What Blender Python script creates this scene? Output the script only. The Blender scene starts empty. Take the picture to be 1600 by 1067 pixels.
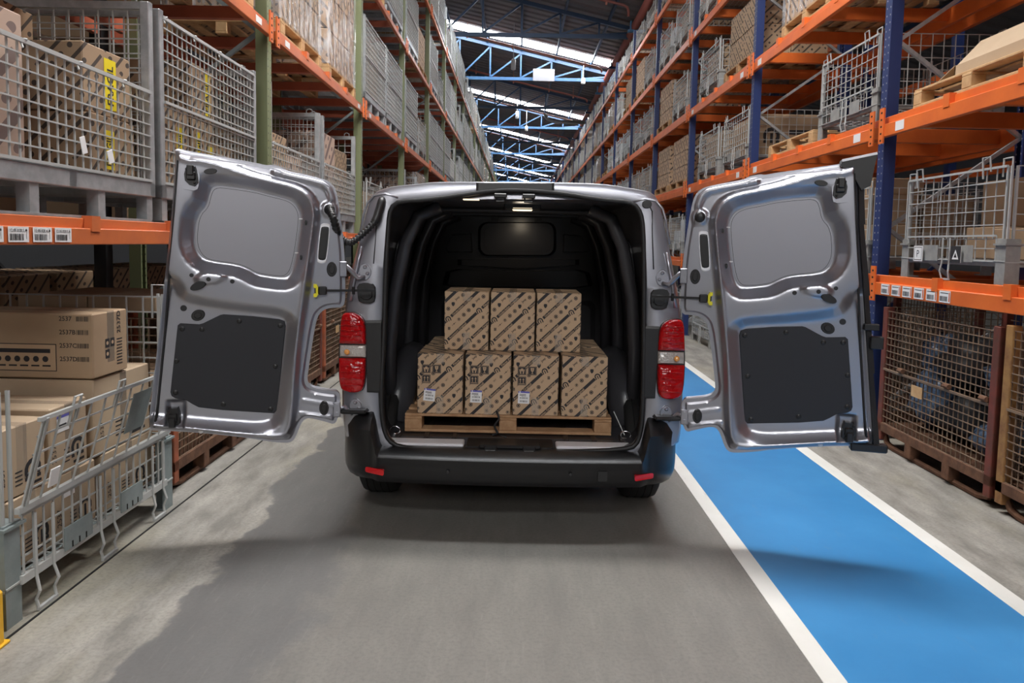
import bpy, math, random
import numpy as np
from mathutils import Vector, Matrix
from mathutils.geometry import delaunay_2d_cdt
PI = math.pi
C = bpy.context.scene
COL = C.collection
# ---------------------------------------------------------------- camera, world, light, exposure
FPX, PITCH, YAW, ROLL, PCX, PCY, EYE = 1100.0, math.atan(.0723), .0066, .020, 800.0, 458.5, 1.57
_r0 = Vector((math.cos(YAW), math.sin(YAW), 0))
_fw = Vector((-math.sin(YAW) * math.cos(PITCH), math.cos(YAW) * math.cos(PITCH), -math.sin(PITCH)))
_u0 = _r0.cross(_fw)
_R = _r0 * math.cos(ROLL) + _u0 * math.sin(ROLL)
_U = _u0 * math.cos(ROLL) - _r0 * math.sin(ROLL)
EYEV = Vector((0, 0, EYE))
cam_d = bpy.data.cameras.new('camera'); cam = bpy.data.objects.new('camera', cam_d); COL.objects.link(cam)
cam_d.sensor_width = 36; cam_d.lens = FPX / 1600 * 36; cam_d.shift_y = (PCY - 533.5) / 1600
cam_d.clip_start = .05; cam_d.clip_end = 300
cam.matrix_world = Matrix(((_R.x, _U.x, -_fw.x, 0), (_R.y, _U.y, -_fw.y, 0), (_R.z, _U.z, -_fw.z, EYE), (0, 0, 0, 1)))
C.camera = cam
w = bpy.data.worlds.new('world'); C.world = w; w.use_nodes = True
w.node_tree.nodes['Background'].inputs[0].default_value = (.75, .85, 1, 1)
w.node_tree.nodes['Background'].inputs[1].default_value = .6
C.view_settings.view_transform = 'Standard'; C.view_settings.look = 'None'
C.view_settings.gamma = 1; C.view_settings.use_curve_mapping = False
C.view_settings.exposure = -1.85
SKY_E = 125.0          # the translucent roof lights, lit by the sky
def area(name, loc, rot, sx, sy, power, col=(1, 1, 1)):
    d = bpy.data.lights.new(name, 'AREA'); d.shape = 'RECTANGLE'; d.size = sx; d.size_y = sy; d.energy = power; d.color = col
    o = bpy.data.objects.new(name, d); COL.objects.link(o); o.location = loc; o.rotation_euler = rot
    return o
# added area lights without fixtures: one above the van, a fill behind the camera
ADDED_LIGHTS = [(0, 5.4, 8.0, 1700), (-.3, -8.0, 6.0, 1200)]
for i, (lx, ly, lz, le) in enumerate(ADDED_LIGHTS):
    area('added_area_light', (lx, ly, lz), (0 if ly > -3 else math.radians(50), 0, 0), 2.6 if ly > -3 else 4.5, .5 if ly > -3 else 2.0, le, (1, .97, .93))

def unproj(px, py, p0, n):
    d = _fw + _R * ((px - PCX) / FPX) - _U * ((py - PCY) / FPX)
    return EYEV + d * ((Vector(p0) - EYEV).dot(n) / d.dot(n))
# ---------------------------------------------------------------- mesh helpers
class MB:
    def __init__(s): s.v = []; s.f = []; s.m = []
    def add(s, vs, fs, m=0):
        b = len(s.v); s.v += [tuple(x) for x in vs]; s.f += [tuple(b + i for i in f) for f in fs]; s.m += [m] * len(fs); return s
    def box(s, a, b, m=0):
        x0, y0, z0 = a; x1, y1, z1 = b
        return s.add([(x0,y0,z0),(x1,y0,z0),(x1,y1,z0),(x0,y1,z0),(x0,y0,z1),(x1,y0,z1),(x1,y1,z1),(x0,y1,z1)],
                     [(3,2,1,0),(4,5,6,7),(0,1,5,4),(1,2,6,5),(2,3,7,6),(3,0,4,7)], m)
    def cbox(s, a, b, c=.005, m=0):      # box with chamfered edges
        x = (a[0], b[0]); y = (a[1], b[1]); z = (a[2], b[2]); V = []; idx = {}
        for i in (0, 1):
            for j in (0, 1):
                for k in (0, 1):
                    dx, dy, dz = (c if i == 0 else -c), (c if j == 0 else -c), (c if k == 0 else -c)
                    for ax, p in enumerate(((x[i], y[j]+dy, z[k]+dz), (x[i]+dx, y[j], z[k]+dz), (x[i]+dx, y[j]+dy, z[k]))):
                        idx[i, j, k, ax] = len(V); V.append(p)
        F = []
        q = lambda i, j, k, ax: idx[i, j, k, ax]
        F += [(q(0,0,0,0),q(0,0,1,0),q(0,1,1,0),q(0,1,0,0)), (q(1,0,0,0),q(1,1,0,0),q(1,1,1,0),q(1,0,1,0)),
              (q(0,0,0,1),q(1,0,0,1),q(1,0,1,1),q(0,0,1,1)), (q(0,1,0,1),q(0,1,1,1),q(1,1,1,1),q(1,1,0,1)),
              (q(0,0,0,2),q(0,1,0,2),q(1,1,0,2),q(1,0,0,2)), (q(0,0,1,2),q(1,0,1,2),q(1,1,1,2),q(0,1,1,2))]
        for i in (0, 1):
            for j in (0, 1): F.append((q(i,j,0,0),q(i,j,1,0),q(i,j,1,1),q(i,j,0,1)))
            for k in (0, 1): F.append((q(i,0,k,0),q(i,1,k,0),q(i,1,k,2),q(i,0,k,2)))
        for j in (0, 1):
            for k in (0, 1): F.append((q(0,j,k,1),q(1,j,k,1),q(1,j,k,2),q(0,j,k,2)))
        for i in (0, 1):
            for j in (0, 1):
                for k in (0, 1): F.append((q(i,j,k,0),q(i,j,k,1),q(i,j,k,2)))
        return s.add(V, F, m)
    def bar(s, p, q, w, h=None, m=0, caps=True, up=(0, 0, 1)):
        h = h or w; p = Vector(p); q = Vector(q); d = (q - p).normalized(); u = Vector(up)
        if abs(d.dot(u)) > .99: u = Vector((1, 0, 0))
        a = d.cross(u).normalized() * (w / 2); b = a.cross(d).normalized() * (h / 2)
        vs = [p-a-b, p+a-b, p+a+b, p-a+b, q-a-b, q+a-b, q+a+b, q-a+b]
        fs = [(0,1,5,4),(1,2,6,5),(2,3,7,6),(3,0,4,7)] + ([(3,2,1,0),(4,5,6,7)] if caps else [])
        return s.add(vs, fs, m)
    def tube(s, pts, r, n=8, m=0, caps=True):
        pts = [Vector(p) for p in pts]; vs = []; N = len(pts); rr = r if isinstance(r, (list, tuple)) else [r] * N
        d0 = (pts[1] - pts[0]).normalized(); a = d0.orthogonal().normalized()
        for i, p in enumerate(pts):
            d = (pts[min(i+1, N-1)] - pts[max(i-1, 0)]).normalized()
            a = (a - d * a.dot(d)).normalized(); b = d.cross(a)
            for k in range(n):
                t = 2*PI*k/n; vs.append(p + (a*math.cos(t) + b*math.sin(t)) * rr[i])
        fs = [(i*n+k, i*n+(k+1) % n, (i+1)*n+(k+1) % n, (i+1)*n+k) for i in range(N-1) for k in range(n)]
        if caps: fs += [tuple(range(n))[::-1], tuple((N-1)*n+k for k in range(n))]
        return s.add(vs, fs, m)
    def cyl(s, p, q, r, n=12, m=0): return s.tube([p, q], r, n, m)
    def prism(s, poly, f0, f1, m=0):     # poly: 2d points, f0 / f1: (x,y) -> 3d of the two faces
        n = len(poly); vs = [f0(*p) for p in poly] + [f1(*p) for p in poly]
        fs = [tuple(range(n))[::-1], tuple(range(n, 2*n))] + [(i, (i+1) % n, n+(i+1) % n, n+i) for i in range(n)]
        return s.add(vs, fs, m)
    def lathe(s, prof, c=(0,0,0), ax='z', n=16, m=0):
        vs = []
        for r, h in prof:
            for k in range(n):
                t = 2*PI*k/n; x, y = r*math.cos(t), r*math.sin(t)
                vs.append((c[0]+x, c[1]+y, c[2]+h) if ax == 'z' else (c[0]+h, c[1]+x, c[2]+y) if ax == 'x' else (c[0]+x, c[1]+h, c[2]+y))
        N = len(prof)
        fs = [(i*n+k, i*n+(k+1) % n, (i+1)*n+(k+1) % n, (i+1)*n+k) for i in range(N-1) for k in range(n)]
        fs += [tuple(range(n))[::-1], tuple((N-1)*n+k for k in range(n))]
        return s.add(vs, fs, m)
    def xf(s, M):
        s.v = [tuple(M @ Vector(p)) for p in s.v]; return s
    def mesh(s, name, mats, smooth=False):
        me = bpy.data.meshes.new(name); me.from_pydata(s.v, [], s.f)
        mats = mats if isinstance(mats, (list, tuple)) else [mats]
        for x in mats: me.materials.append(x)
        if len(mats) > 1: me.polygons.foreach_set('material_index', s.m)
        if smooth: me.polygons.foreach_set('use_smooth', [True] * len(me.polygons))
        me.update(); return me
KIDS = {}
def obj(name, me, parent=None, loc=None, rotz=None):
    o = bpy.data.objects.new(name, me); COL.objects.link(o)
    if parent is not None: o.parent = parent; KIDS.setdefault(parent.as_pointer(), []).append(o)
    if loc is not None: o.location = loc
    if rotz is not None: o.rotation_euler = (0, 0, rotz)
    return o
def part(name, mb, mat, parent, smooth=False, label=None, kind=None):
    o = obj(name, mb.mesh(name, mat, smooth), parent)
    if label: o['label'] = label
    if kind: o['kind'] = kind
    return o
def tag(o, label, cat, group=None, kind=None):
    o['label'] = label; o['category'] = cat
    if group: o['group'] = group
    if kind: o['kind'] = kind
    return o
def thing(name, label, cat, loc=(0,0,0), rotz=0, group=None):
    o = bpy.data.objects.new(name, None); COL.objects.link(o); o.empty_display_size = .1
    o.location = loc; o.rotation_euler = (0, 0, rotz)
    return tag(o, label, cat, group)
def struct(name, mb, mat, parent=None, smooth=False):
    o = obj(name, mb.mesh(name, mat, smooth), parent)
    if parent is None: o['kind'] = 'structure'
    return o
def copy_tree(o, parent=None):
    c = o.copy(); COL.objects.link(c)
    if parent is not None: c.parent = parent
    for ch in KIDS.get(o.as_pointer(), ()): copy_tree(ch, c)
    return c
USED = set()
def place(proto, loc, rotz, label, group=None):   # first use takes the prototype itself, later uses copy it
    if proto.name in USED: o = copy_tree(proto)
    else: o = proto; USED.add(proto.name)
    o.location = loc; o.rotation_euler = (0, 0, rotz); o['label'] = label
    if group: o['group'] = group
    elif 'group' in o: del o['group']
    return o
def sd_poly(P, poly):                 # signed distance of points P (n,2) to a closed polygon, negative inside
    P = np.asarray(P, float); poly = np.asarray(poly, float); d = np.full(len(P), 1e9); ins = np.zeros(len(P), bool)
    for a, b in zip(poly, np.roll(poly, -1, 0)):
        e = b - a; wv = P - a; t = np.clip((wv @ e) / (e @ e), 0, 1)
        d = np.minimum(d, np.linalg.norm(wv - t[:, None] * e, axis=1))
        c = ((a[1] > P[:, 1]) != (b[1] > P[:, 1]))
        with np.errstate(divide='ignore', invalid='ignore'):
            ins ^= c & (P[:, 0] < (b[0] - a[0]) * (P[:, 1] - a[1]) / (b[1] - a[1] + 1e-12) + a[0])
    return np.where(ins, -d, d)
def smooth_poly(poly, it=2):          # Chaikin corner cutting
    P = [Vector(p) for p in poly]
    for _ in range(it):
        P = [q for a, b in zip(P, P[1:] + P[:1]) for q in (a*.75 + b*.25, a*.25 + b*.75)]
    return [tuple(p) for p in P]
def resample(poly, step):
    out = []
    for a, b in zip(poly, poly[1:] + poly[:1]):
        a = Vector(a); b = Vector(b); n = max(1, round((b-a).length / step))
        out += [tuple(a + (b-a) * (i/n)) for i in range(n)]
    return out
def rrect(x0, y0, x1, y1, r, n=4):
    out = []
    for cx, cy, a in ((x1-r, y1-r, 0), (x0+r, y1-r, 90), (x0+r, y0+r, 180), (x1-r, y0+r, 270)):
        for k in range(n+1):
            t = math.radians(a + 90*k/n); out.append((cx + r*math.cos(t), cy + r*math.sin(t)))
    return out
def sstep(x): x = np.clip(x, 0, 1); return x*x*(3-2*x)
# ---------------------------------------------------------------- materials
def pbr(name, col, rough=.5, metal=0., noise=None, bump=None, coat=0., col2=None, nscale=8., detail=4., **kw):
    m = bpy.data.materials.new(name); m.use_nodes = True; nt = m.node_tree; b = nt.nodes['Principled BSDF']
    b.inputs['Base Color'].default_value = (*col, 1); b.inputs['Roughness'].default_value = rough; b.inputs['Metallic'].default_value = metal
    b.inputs['Coat Weight'].default_value = coat
    for k, v in kw.items(): b.inputs[k.replace('_', ' ')].default_value = v
    if col2 is not None or bump:
        tc = nt.nodes.new('ShaderNodeTexCoord'); nz = nt.nodes.new('ShaderNodeTexNoise')
        nz.inputs['Scale'].default_value = nscale; nz.inputs['Detail'].default_value = detail; nz.inputs['Roughness'].default_value = .6
        nt.links.new(tc.outputs['Object'], nz.inputs['Vector'])
        if col2 is not None:
            rp = nt.nodes.new('ShaderNodeValToRGB'); rp.color_ramp.elements[0].position = .38; rp.color_ramp.elements[1].position = .66
            rp.color_ramp.elements[0].color = (*col, 1); rp.color_ramp.elements[1].color = (*col2, 1)
            nt.links.new(nz.outputs['Fac'], rp.inputs['Fac']); nt.links.new(rp.outputs['Color'], b.inputs['Base Color'])
        if bump:
            bp = nt.nodes.new('ShaderNodeBump'); bp.inputs['Strength'].default_value = bump; bp.inputs['Distance'].default_value = .01
            nt.links.new(nz.outputs['Fac'], bp.inputs['Height']); nt.links.new(bp.outputs['Normal'], b.inputs['Normal'])
    return m
def emit(name, col, e):
    m = bpy.data.materials.new(name); m.use_nodes = True; b = m.node_tree.nodes['Principled BSDF']
    b.inputs['Base Color'].default_value = (*col, 1); b.inputs['Emission Color'].default_value = (*col, 1); b.inputs['Emission Strength'].default_value = e
    return m
M = dict(
    paint=pbr('silver_paint', (.40, .405, .45), .33, .85, coat=.25, Coat_Roughness=.15),
    blank=pbr('silver_paint_blank', (.32, .32, .35), .42, .55),
    black=pbr('black_plastic', (.012, .012, .013), .42),
    seal=pbr('black_rubber', (.012, .012, .013), .55),
    bumper=pbr('bumper_plastic', (.012, .012, .013), .34, bump=.05, nscale=400),
    cover=pbr('cover_panel_charcoal', (.015, .016, .021), .6),
    trim=pbr('cargo_lining_charcoal', (.048, .047, .053), .28, bump=.03, nscale=60),
    chrome=pbr('bright_steel', (.6, .6, .62), .25, 1.),
    alu=pbr('brushed_aluminium', (.88, .88, .92), .4, .2),
    tyre=pbr('tyre_rubber', (.014, .014, .014), .7),
    yellowp=pbr('yellow_plastic', (.75, .68, .02), .4),
    galv=pbr('galvanised_steel', (.40, .42, .43), .42, .55, col2=(.52, .54, .55), nscale=14),
    wire=pbr('zinc_wire', (.50, .51, .50), .45, .25),
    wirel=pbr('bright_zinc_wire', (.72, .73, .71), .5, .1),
    wired=pbr('dull_zinc_wire', (.32, .31, .29), .5, .5),
    greyc=pbr('grey_worn_steel', (.30, .30, .29), .5, .3, col2=(.40, .40, .38), nscale=9),
    greyg=pbr('grey_green_paint', (.21, .25, .25), .5, .1, col2=(.27, .31, .31), nscale=9),
    rust=pbr('rusted_steel', (.10, .045, .025), .8, .1, col2=(.18, .085, .045), nscale=12, bump=.3),
    rustw=pbr('rusty_wire', (.17, .11, .075), .6, .3, col2=(.29, .20, .13), nscale=9),
    rustr=pbr('worn_red_paint', (.17, .038, .025), .6, 0, col2=(.10, .035, .022), nscale=10),
    rusty=pbr('worn_ochre_paint', (.36, .19, .06), .65, 0, col2=(.20, .09, .035), nscale=9),
    crateo=pbr('worn_orange_paint', (.42, .10, .04), .6, 0, col2=(.25, .08, .04), nscale=9),
    orange=pbr('orange_paint', (.78, .17, .03), .42, 0, col2=(.66, .13, .025), nscale=3),
    orangel=pbr('faded_orange_paint', (.62, .16, .045), .42, 0, col2=(.50, .125, .045), nscale=3),
    orangef=pbr('dull_red_orange_paint', (.48, .12, .06), .5, 0, col2=(.36, .09, .05), nscale=3),
    blue=pbr('rack_blue_paint', (.015, .03, .11), .42, 0, col2=(.02, .04, .15), nscale=5),
    green=pbr('rack_olive_paint', (.17, .20, .095), .5, 0, col2=(.24, .26, .15), nscale=6),
    hole=pbr('dark_hole', (.006, .006, .006), .9),
    woodv=pbr('pallet_wood_reddish', (.36, .20, .10), .75, 0, col2=(.50, .31, .17), nscale=10, bump=.2),
    wood=pbr('pallet_wood', (.50, .30, .14), .75, 0, col2=(.62, .41, .21), nscale=10, bump=.2),
    wood2=pbr('pallet_wood_dark', (.36, .20, .09), .75, 0, col2=(.48, .30, .15), nscale=10, bump=.2),
    card=pbr('cardboard', (.365, .25, .155), .75, 0, col2=(.40, .28, .175), nscale=3),
    cardv=pbr('cardboard_fill_lit', (.47, .325, .205), .75, 0, col2=(.51, .355, .225), nscale=3),  # cardboard lightened for the van load in place of frontal fill light
    card2=pbr('cardboard_pale', (.43, .32, .215), .75, 0, col2=(.47, .355, .24), nscale=3),
    ink=pbr('black_ink', (.022, .020, .022), .7),
    inkbrown=pbr('cardboard_between_ink', (.46, .32, .20), .75),
    paper=pbr('white_paper', (.80, .80, .80), .6),
    paperblue=pbr('blue_label_ink', (.12, .12, .45), .6),
    white=pbr('white_goods', (.72, .73, .74), .5),
    sticker=pbr('yellow_sticker', (.85, .68, .02), .5),
    red=pbr('red_lens', (.42, .002, .004), .15, 0, coat=.4, bump=.7, nscale=42, detail=1),
    reflector=pbr('red_reflector', (.65, .01, .015), .2, coat=1.),
    clear=pbr('clear_lens', (.42, .39, .36), .10, 0, coat=1., bump=.6, nscale=90, detail=1),
    amber=pbr('amber_bulb', (.8, .35, .08), .2, coat=1.),
    truss=pbr('truss_blue_paint', (.035, .10, .21), .45),
    trussd=pbr('truss_blue_shaded', (.03, .07, .15), .45),  # same blue paint darkened, shade of the unlit trusses put into the colour
    roof=pbr('roof_sheet', (.20, .19, .20), .6, .2),
    pipe=pbr('red_brown_pipe', (.36, .12, .10), .4),
    pipes=pbr('salmon_pipe', (.62, .25, .18), .45),
    steelblue=pbr('bracket_blue', (.12, .33, .62), .45),
    wall=pbr('wall_sheet', (.07, .07, .075), .7),
    floorwhite=None, guard=pbr('guard_yellow', (.75, .42, .02), .5),
    sign=pbr('grey_board', (.17, .17, .19), .6),
    lampw=pbr('lamp_white', (.7, .7, .7), .4),
    bag=pbr('dark_blue_film', (.04, .065, .11), .25, bump=.6, nscale=20, col2=(.16, .24, .36)),
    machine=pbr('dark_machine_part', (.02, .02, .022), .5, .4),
)
def film_mat():
    m = bpy.data.materials.new('stretch_film'); m.use_nodes = True; nt = m.node_tree; b = nt.nodes['Principled BSDF']
    b.inputs['Base Color'].default_value = (.85, .87, .9, 1); b.inputs['Roughness'].default_value = .14
    tr = nt.nodes.new('ShaderNodeBsdfTransparent'); mx = nt.nodes.new('ShaderNodeMixShader'); out = nt.nodes['Material Output']
    tc = nt.nodes.new('ShaderNodeTexCoord'); mp = nt.nodes.new('ShaderNodeMapping'); mp.inputs['Scale'].default_value = (9, 9, 2.2)
    mp.inputs['Rotation'].default_value = (.35, .2, 0)
    nz = nt.nodes.new('ShaderNodeTexNoise'); nz.inputs['Scale'].default_value = 1.6; nz.inputs['Detail'].default_value = 6
    rp = nt.nodes.new('ShaderNodeMapRange'); rp.inputs['From Min'].default_value = .42; rp.inputs['From Max'].default_value = .72
    rp.inputs['To Min'].default_value = .06; rp.inputs['To Max'].default_value = .62
    bp = nt.nodes.new('ShaderNodeBump'); bp.inputs['Strength'].default_value = .9; bp.inputs['Distance'].default_value = .03
    L = nt.links.new
    L(tc.outputs['Object'], mp.inputs['Vector']); L(mp.outputs['Vector'], nz.inputs['Vector']); L(nz.outputs['Fac'], rp.inputs['Value'])
    L(rp.outputs['Result'], mx.inputs['Fac']); L(tr.outputs[0], mx.inputs[1]); L(b.outputs[0], mx.inputs[2]); L(mx.outputs[0], out.inputs['Surface'])
    L(nz.outputs['Fac'], bp.inputs['Height']); L(bp.outputs['Normal'], b.inputs['Normal'])
    return m
M['film'] = film_mat()
def tape_mat():
    m = bpy.data.materials.new('clear_tape'); m.use_nodes = True; nt = m.node_tree; b = nt.nodes['Principled BSDF']
    b.inputs['Base Color'].default_value = (.6, .5, .4, 1); b.inputs['Roughness'].default_value = .12
    tr = nt.nodes.new('ShaderNodeBsdfTransparent'); mx = nt.nodes.new('ShaderNodeMixShader'); mx.inputs[0].default_value = .25
    nt.links.new(tr.outputs[0], mx.inputs[1]); nt.links.new(b.outputs[0], mx.inputs[2]); nt.links.new(mx.outputs[0], nt.nodes['Material Output'].inputs['Surface'])
    return m
M['tape'] = tape_mat()
def striped_card(name, c0, ink, period=.15, width=.18):   # printed carton: diagonal ink bands with a row of round marks between
    m = bpy.data.materials.new(name); m.use_nodes = True; nt = m.node_tree; b = nt.nodes['Principled BSDF']; L = nt.links.new
    b.inputs['Roughness'].default_value = .75
    tc = nt.nodes.new('ShaderNodeTexCoord'); sx = nt.nodes.new('ShaderNodeSeparateXYZ'); L(tc.outputs['Object'], sx.inputs[0])
    def mth(op, a, b_=None, c_=None):
        n = nt.nodes.new('ShaderNodeMath'); n.operation = op
        for i, x in enumerate((a, b_, c_)):
            if x is None: continue
            if isinstance(x, (int, float)): n.inputs[i].default_value = x
            else: L(x, n.inputs[i])
        return n.outputs[0]
    X, Y, Z = sx.outputs
    s = mth('SUBTRACT', Z, mth('ADD', X, Y)); t = mth('ADD', mth('ADD', X, mth('MULTIPLY', Y, .6)), Z)
    fs = mth('FRACT', mth('DIVIDE', s, period)); band = mth('LESS_THAN', fs, width)
    ft = mth('SUBTRACT', mth('FRACT', mth('DIVIDE', t, period * .62)), .5)
    gap = mth('GREATER_THAN', mth('FRACT', mth('DIVIDE', t, period * 3.1)), .1)
    dv = mth('SUBTRACT', fs, .6)
    dot = mth('LESS_THAN', mth('ADD', mth('MULTIPLY', mth('MULTIPLY', ft, ft), .4), mth('MULTIPLY', dv, dv)), .018)
    mask = mth('MAXIMUM', mth('MULTIPLY', band, gap), mth('MULTIPLY', dot, mth('GREATER_THAN', mth('FRACT', mth('DIVIDE', t, period * 2.48)), .35)))
    mx = nt.nodes.new('ShaderNodeMix'); mx.data_type = 'RGBA'
    mx.inputs['A'].default_value = (*c0, 1); mx.inputs['B'].default_value = (*ink, 1)
    L(mth('MULTIPLY', mask, .9), mx.inputs['Factor']); L(mx.outputs['Result'], b.inputs['Base Color'])
    return m
M['stripe'] = striped_card('printed_cardboard', (.365, .25, .155), (.03, .025, .025))
M['stripev'] = striped_card('printed_cardboard_fill_lit', (.47, .325, .205), (.03, .025, .025))  # same print on the lightened cardboard
M['stripe2'] = striped_card('printed_cardboard_pale', (.50, .34, .22), (.07, .05, .045), .22)
M['stripe3'] = striped_card('printed_cardboard_pink', (.50, .36, .28), (.16, .11, .10), .26, .3)
# ---------------------------------------------------------------- floor
LANE = (1.14, 1.23, 2.22, 2.32)
def floor_mat():
    m = bpy.data.materials.new('concrete'); m.use_nodes = True; nt = m.node_tree; b = nt.nodes['Principled BSDF']; L = nt.links.new; N = nt.nodes.new
    tc = N('ShaderNodeTexCoord'); sx = N('ShaderNodeSeparateXYZ'); L(tc.outputs['Object'], sx.inputs[0])
    def noise(scale, detail=5, stretch=None, rough=.6):
        n = N('ShaderNodeTexNoise'); n.inputs['Scale'].default_value = scale; n.inputs['Detail'].default_value = detail; n.inputs['Roughness'].default_value = rough
        if stretch:
            mp = N('ShaderNodeMapping'); mp.inputs['Scale'].default_value = stretch; L(tc.outputs['Object'], mp.inputs['Vector']); L(mp.outputs['Vector'], n.inputs['Vector'])
        else: L(tc.outputs['Object'], n.inputs['Vector'])
        return n.outputs['Fac']
    def mth(op, a, b_, clamp=False):
        n = N('ShaderNodeMath'); n.operation = op; n.use_clamp = clamp
        for i, x in enumerate((a, b_)):
            if isinstance(x, (int, float)): n.inputs[i].default_value = x
            else: L(x, n.inputs[i])
        return n.outputs[0]
    def mix(f, a, b_):
        n = N('ShaderNodeMix'); n.data_type = 'RGBA'
        for k, x in (('Factor', f), ('A', a), ('B', b_)):
            if isinstance(x, tuple): n.inputs[k].default_value = (*x, 1)
            elif isinstance(x, (int, float)): n.inputs[k].default_value = x
            else: L(x, n.inputs[k])
        return n.outputs['Result']
    big = noise(.9, 6, (1.2, .6, 1)); mid = noise(5, 6, (1.6, .5, 1)); fine = noise(60, 3)
    pale = mix(mth('MULTIPLY', mth('SUBTRACT', mid, .35, True), 2.4, True), (.17, .16, .142), (.385, .362, .325))
    seal = mix(mth('MULTIPLY', mth('SUBTRACT', mid, .3, True), 1.6, True), (.125, .123, .120), (.170, .166, .160))
    stain = mix(mth('MULTIPLY', mth('SUBTRACT', big, .5, True), 5, True), pale, (.31, .28, .21))
    X, Y, Z = sx.outputs
    # the sealed strip down the middle of the aisle with its uneven left edge (nearer than the van its edge wanders right)
    edge = mth('ADD', X, mth('MULTIPLY', mth('SUBTRACT', noise(1.4, 6, (1, 1, 1), .6), .5), .75))
    edge = mth('ADD', edge, mth('MULTIPLY', mth('SUBTRACT', Y, 3.2), .04))
    inside = mth('MULTIPLY', mth('MULTIPLY', mth('ADD', edge, 1.42), 40, True), mth('LESS_THAN', X, 1.2))
    strip = mth('MULTIPLY', mth('ADD', mth('ADD', X, mth('MULTIPLY', mth('SUBTRACT', noise(2.1, 6, (1, .8, 1), .6), .5), .9)), .92), 9, True)
    warm = mix(mth('MULTIPLY', mth('SUBTRACT', mid, .3, True), 1.8, True), (.165, .157, .144), (.225, .214, .194))
    warm = mix(mth('MULTIPLY', mth('SUBTRACT', noise(2.2, 7, (3, .35, 1), .7), .52, True), 2.2, True), warm, (.125, .12, .112))
    seal = mix(strip, seal, warm)
    base = mix(inside, stain, seal)
    base = mix(mth('MULTIPLY', mth('SUBTRACT', fine, .45, True), 1.6, True), base, (.11, .105, .10))
    base = mix(mth('MULTIPLY', mth('SUBTRACT', noise(9, 8, (5, .6, 1), .75), .56, True), 1.8, True), base, (.30, .29, .27))
    L(base, b.inputs['Base Color'])
    rg = mix(inside, (.62, .62, .62), (.42, .42, .42)); L(rg, b.inputs['Roughness'])
    bp = N('ShaderNodeBump'); bp.inputs['Strength'].default_value = .12; bp.inputs['Distance'].default_value = .004; L(fine, bp.inputs['Height']); L(bp.outputs['Normal'], b.inputs['Normal'])
    return m
M['floor'] = floor_mat()
def lane_mat(name, c, c2, rough, wear):
    m = pbr(name, c, rough, 0, col2=c2, nscale=1.6, detail=6)
    nt = m.node_tree; b = nt.nodes['Principled BSDF']; L = nt.links.new
    src = b.inputs['Base Color'].links[0].from_socket
    tc = nt.nodes.new('ShaderNodeTexCoord'); mp = nt.nodes.new('ShaderNodeMapping'); mp.inputs['Scale'].default_value = (14, 3.5, 1); n = nt.nodes.new('ShaderNodeTexNoise')
    n.inputs['Scale'].default_value = 1; n.inputs['Detail'].default_value = 8; n.inputs['Roughness'].default_value = .72
    L(tc.outputs['Object'], mp.inputs['Vector']); L(mp.outputs['Vector'], n.inputs['Vector'])
    mr = nt.nodes.new('ShaderNodeMapRange'); mr.inputs['From Min'].default_value = .6; mr.inputs['From Max'].default_value = .78; mr.inputs['To Max'].default_value = wear
    L(n.outputs['Fac'], mr.inputs['Value'])
    mx = nt.nodes.new('ShaderNodeMix'); mx.data_type = 'RGBA'; L(mr.outputs['Result'], mx.inputs['Factor']); L(src, mx.inputs['A']); mx.inputs['B'].default_value = (.3, .29, .27, 1)
    L(mx.outputs['Result'], b.inputs['Base Color'])
    return m
M['lblue'] = lane_mat('blue_floor_paint', (.033, .195, .44), (.045, .23, .49), .38, .18)
M['lwhite'] = lane_mat('white_floor_paint', (.70, .69, .66), (.62, .61, .57), .5, .75)
struct('floor', MB().box((-15, -26, -.2), (15, 112, 0)), M['floor'])
struct('trim_1', MB().box((LANE[0], -24, 0), (LANE[1], 110, .003)), M['lwhite'])
struct('trim_2', MB().box((LANE[1], -24, 0), (LANE[2], 110, .0025)), M['lblue'])
struct('trim_3', MB().box((LANE[2], -24, 0), (LANE[3], 110, .003)), M['lwhite'])
rail = MB().box((-1.950, 1.5, 0), (-1.941, 60, .004)); struct('trim_4', rail, M['hole'])
# ---------------------------------------------------------------- building shell and roof
def roof_z(x): return 10.62 - .225 * x
struct('wall_left', MB().box((-15.2, -26, 0), (-15, 112, 15)), M['wall'])
struct('wall_right', MB().box((15, -26, 0), (15.2, 112, 11)), M['wall'])
struct('wall_back', MB().box((-15, 112, 0), (15, 112.2, 15)), M['wall'])
struct('wall_front', MB().box((-15, -26.2, 0), (15, -26, 15)), M['wall'])
SKY_Y = [4.9 + 13.8 * k for k in range(-2, 8)]
mb = MB(); y = -26.0
def in_sky(y): return any(abs(y - s) < 1.2 for s in SKY_Y)
rib = [(0, 0), (.30, 0), (.36, .06), (.50, .06), (.56, 0)]
while y < 112:                                 # ribbed roof sheets, ribs running down the slope
    for (a, za), (b, zb) in zip(rib, rib[1:]):
        mb.add([(-15, y+a, roof_z(-15)+za), (15, y+a, roof_z(15)+za), (15, y+b, roof_z(15)+zb), (-15, y+b, roof_z(-15)+zb)], [(0, 1, 2, 3)])
    y += .56
ceil_o = struct('ceiling', mb, M['roof'])
M['sky'] = emit('translucent_roof_light', (.96, .98, 1.0), SKY_E)
pm = None
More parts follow.
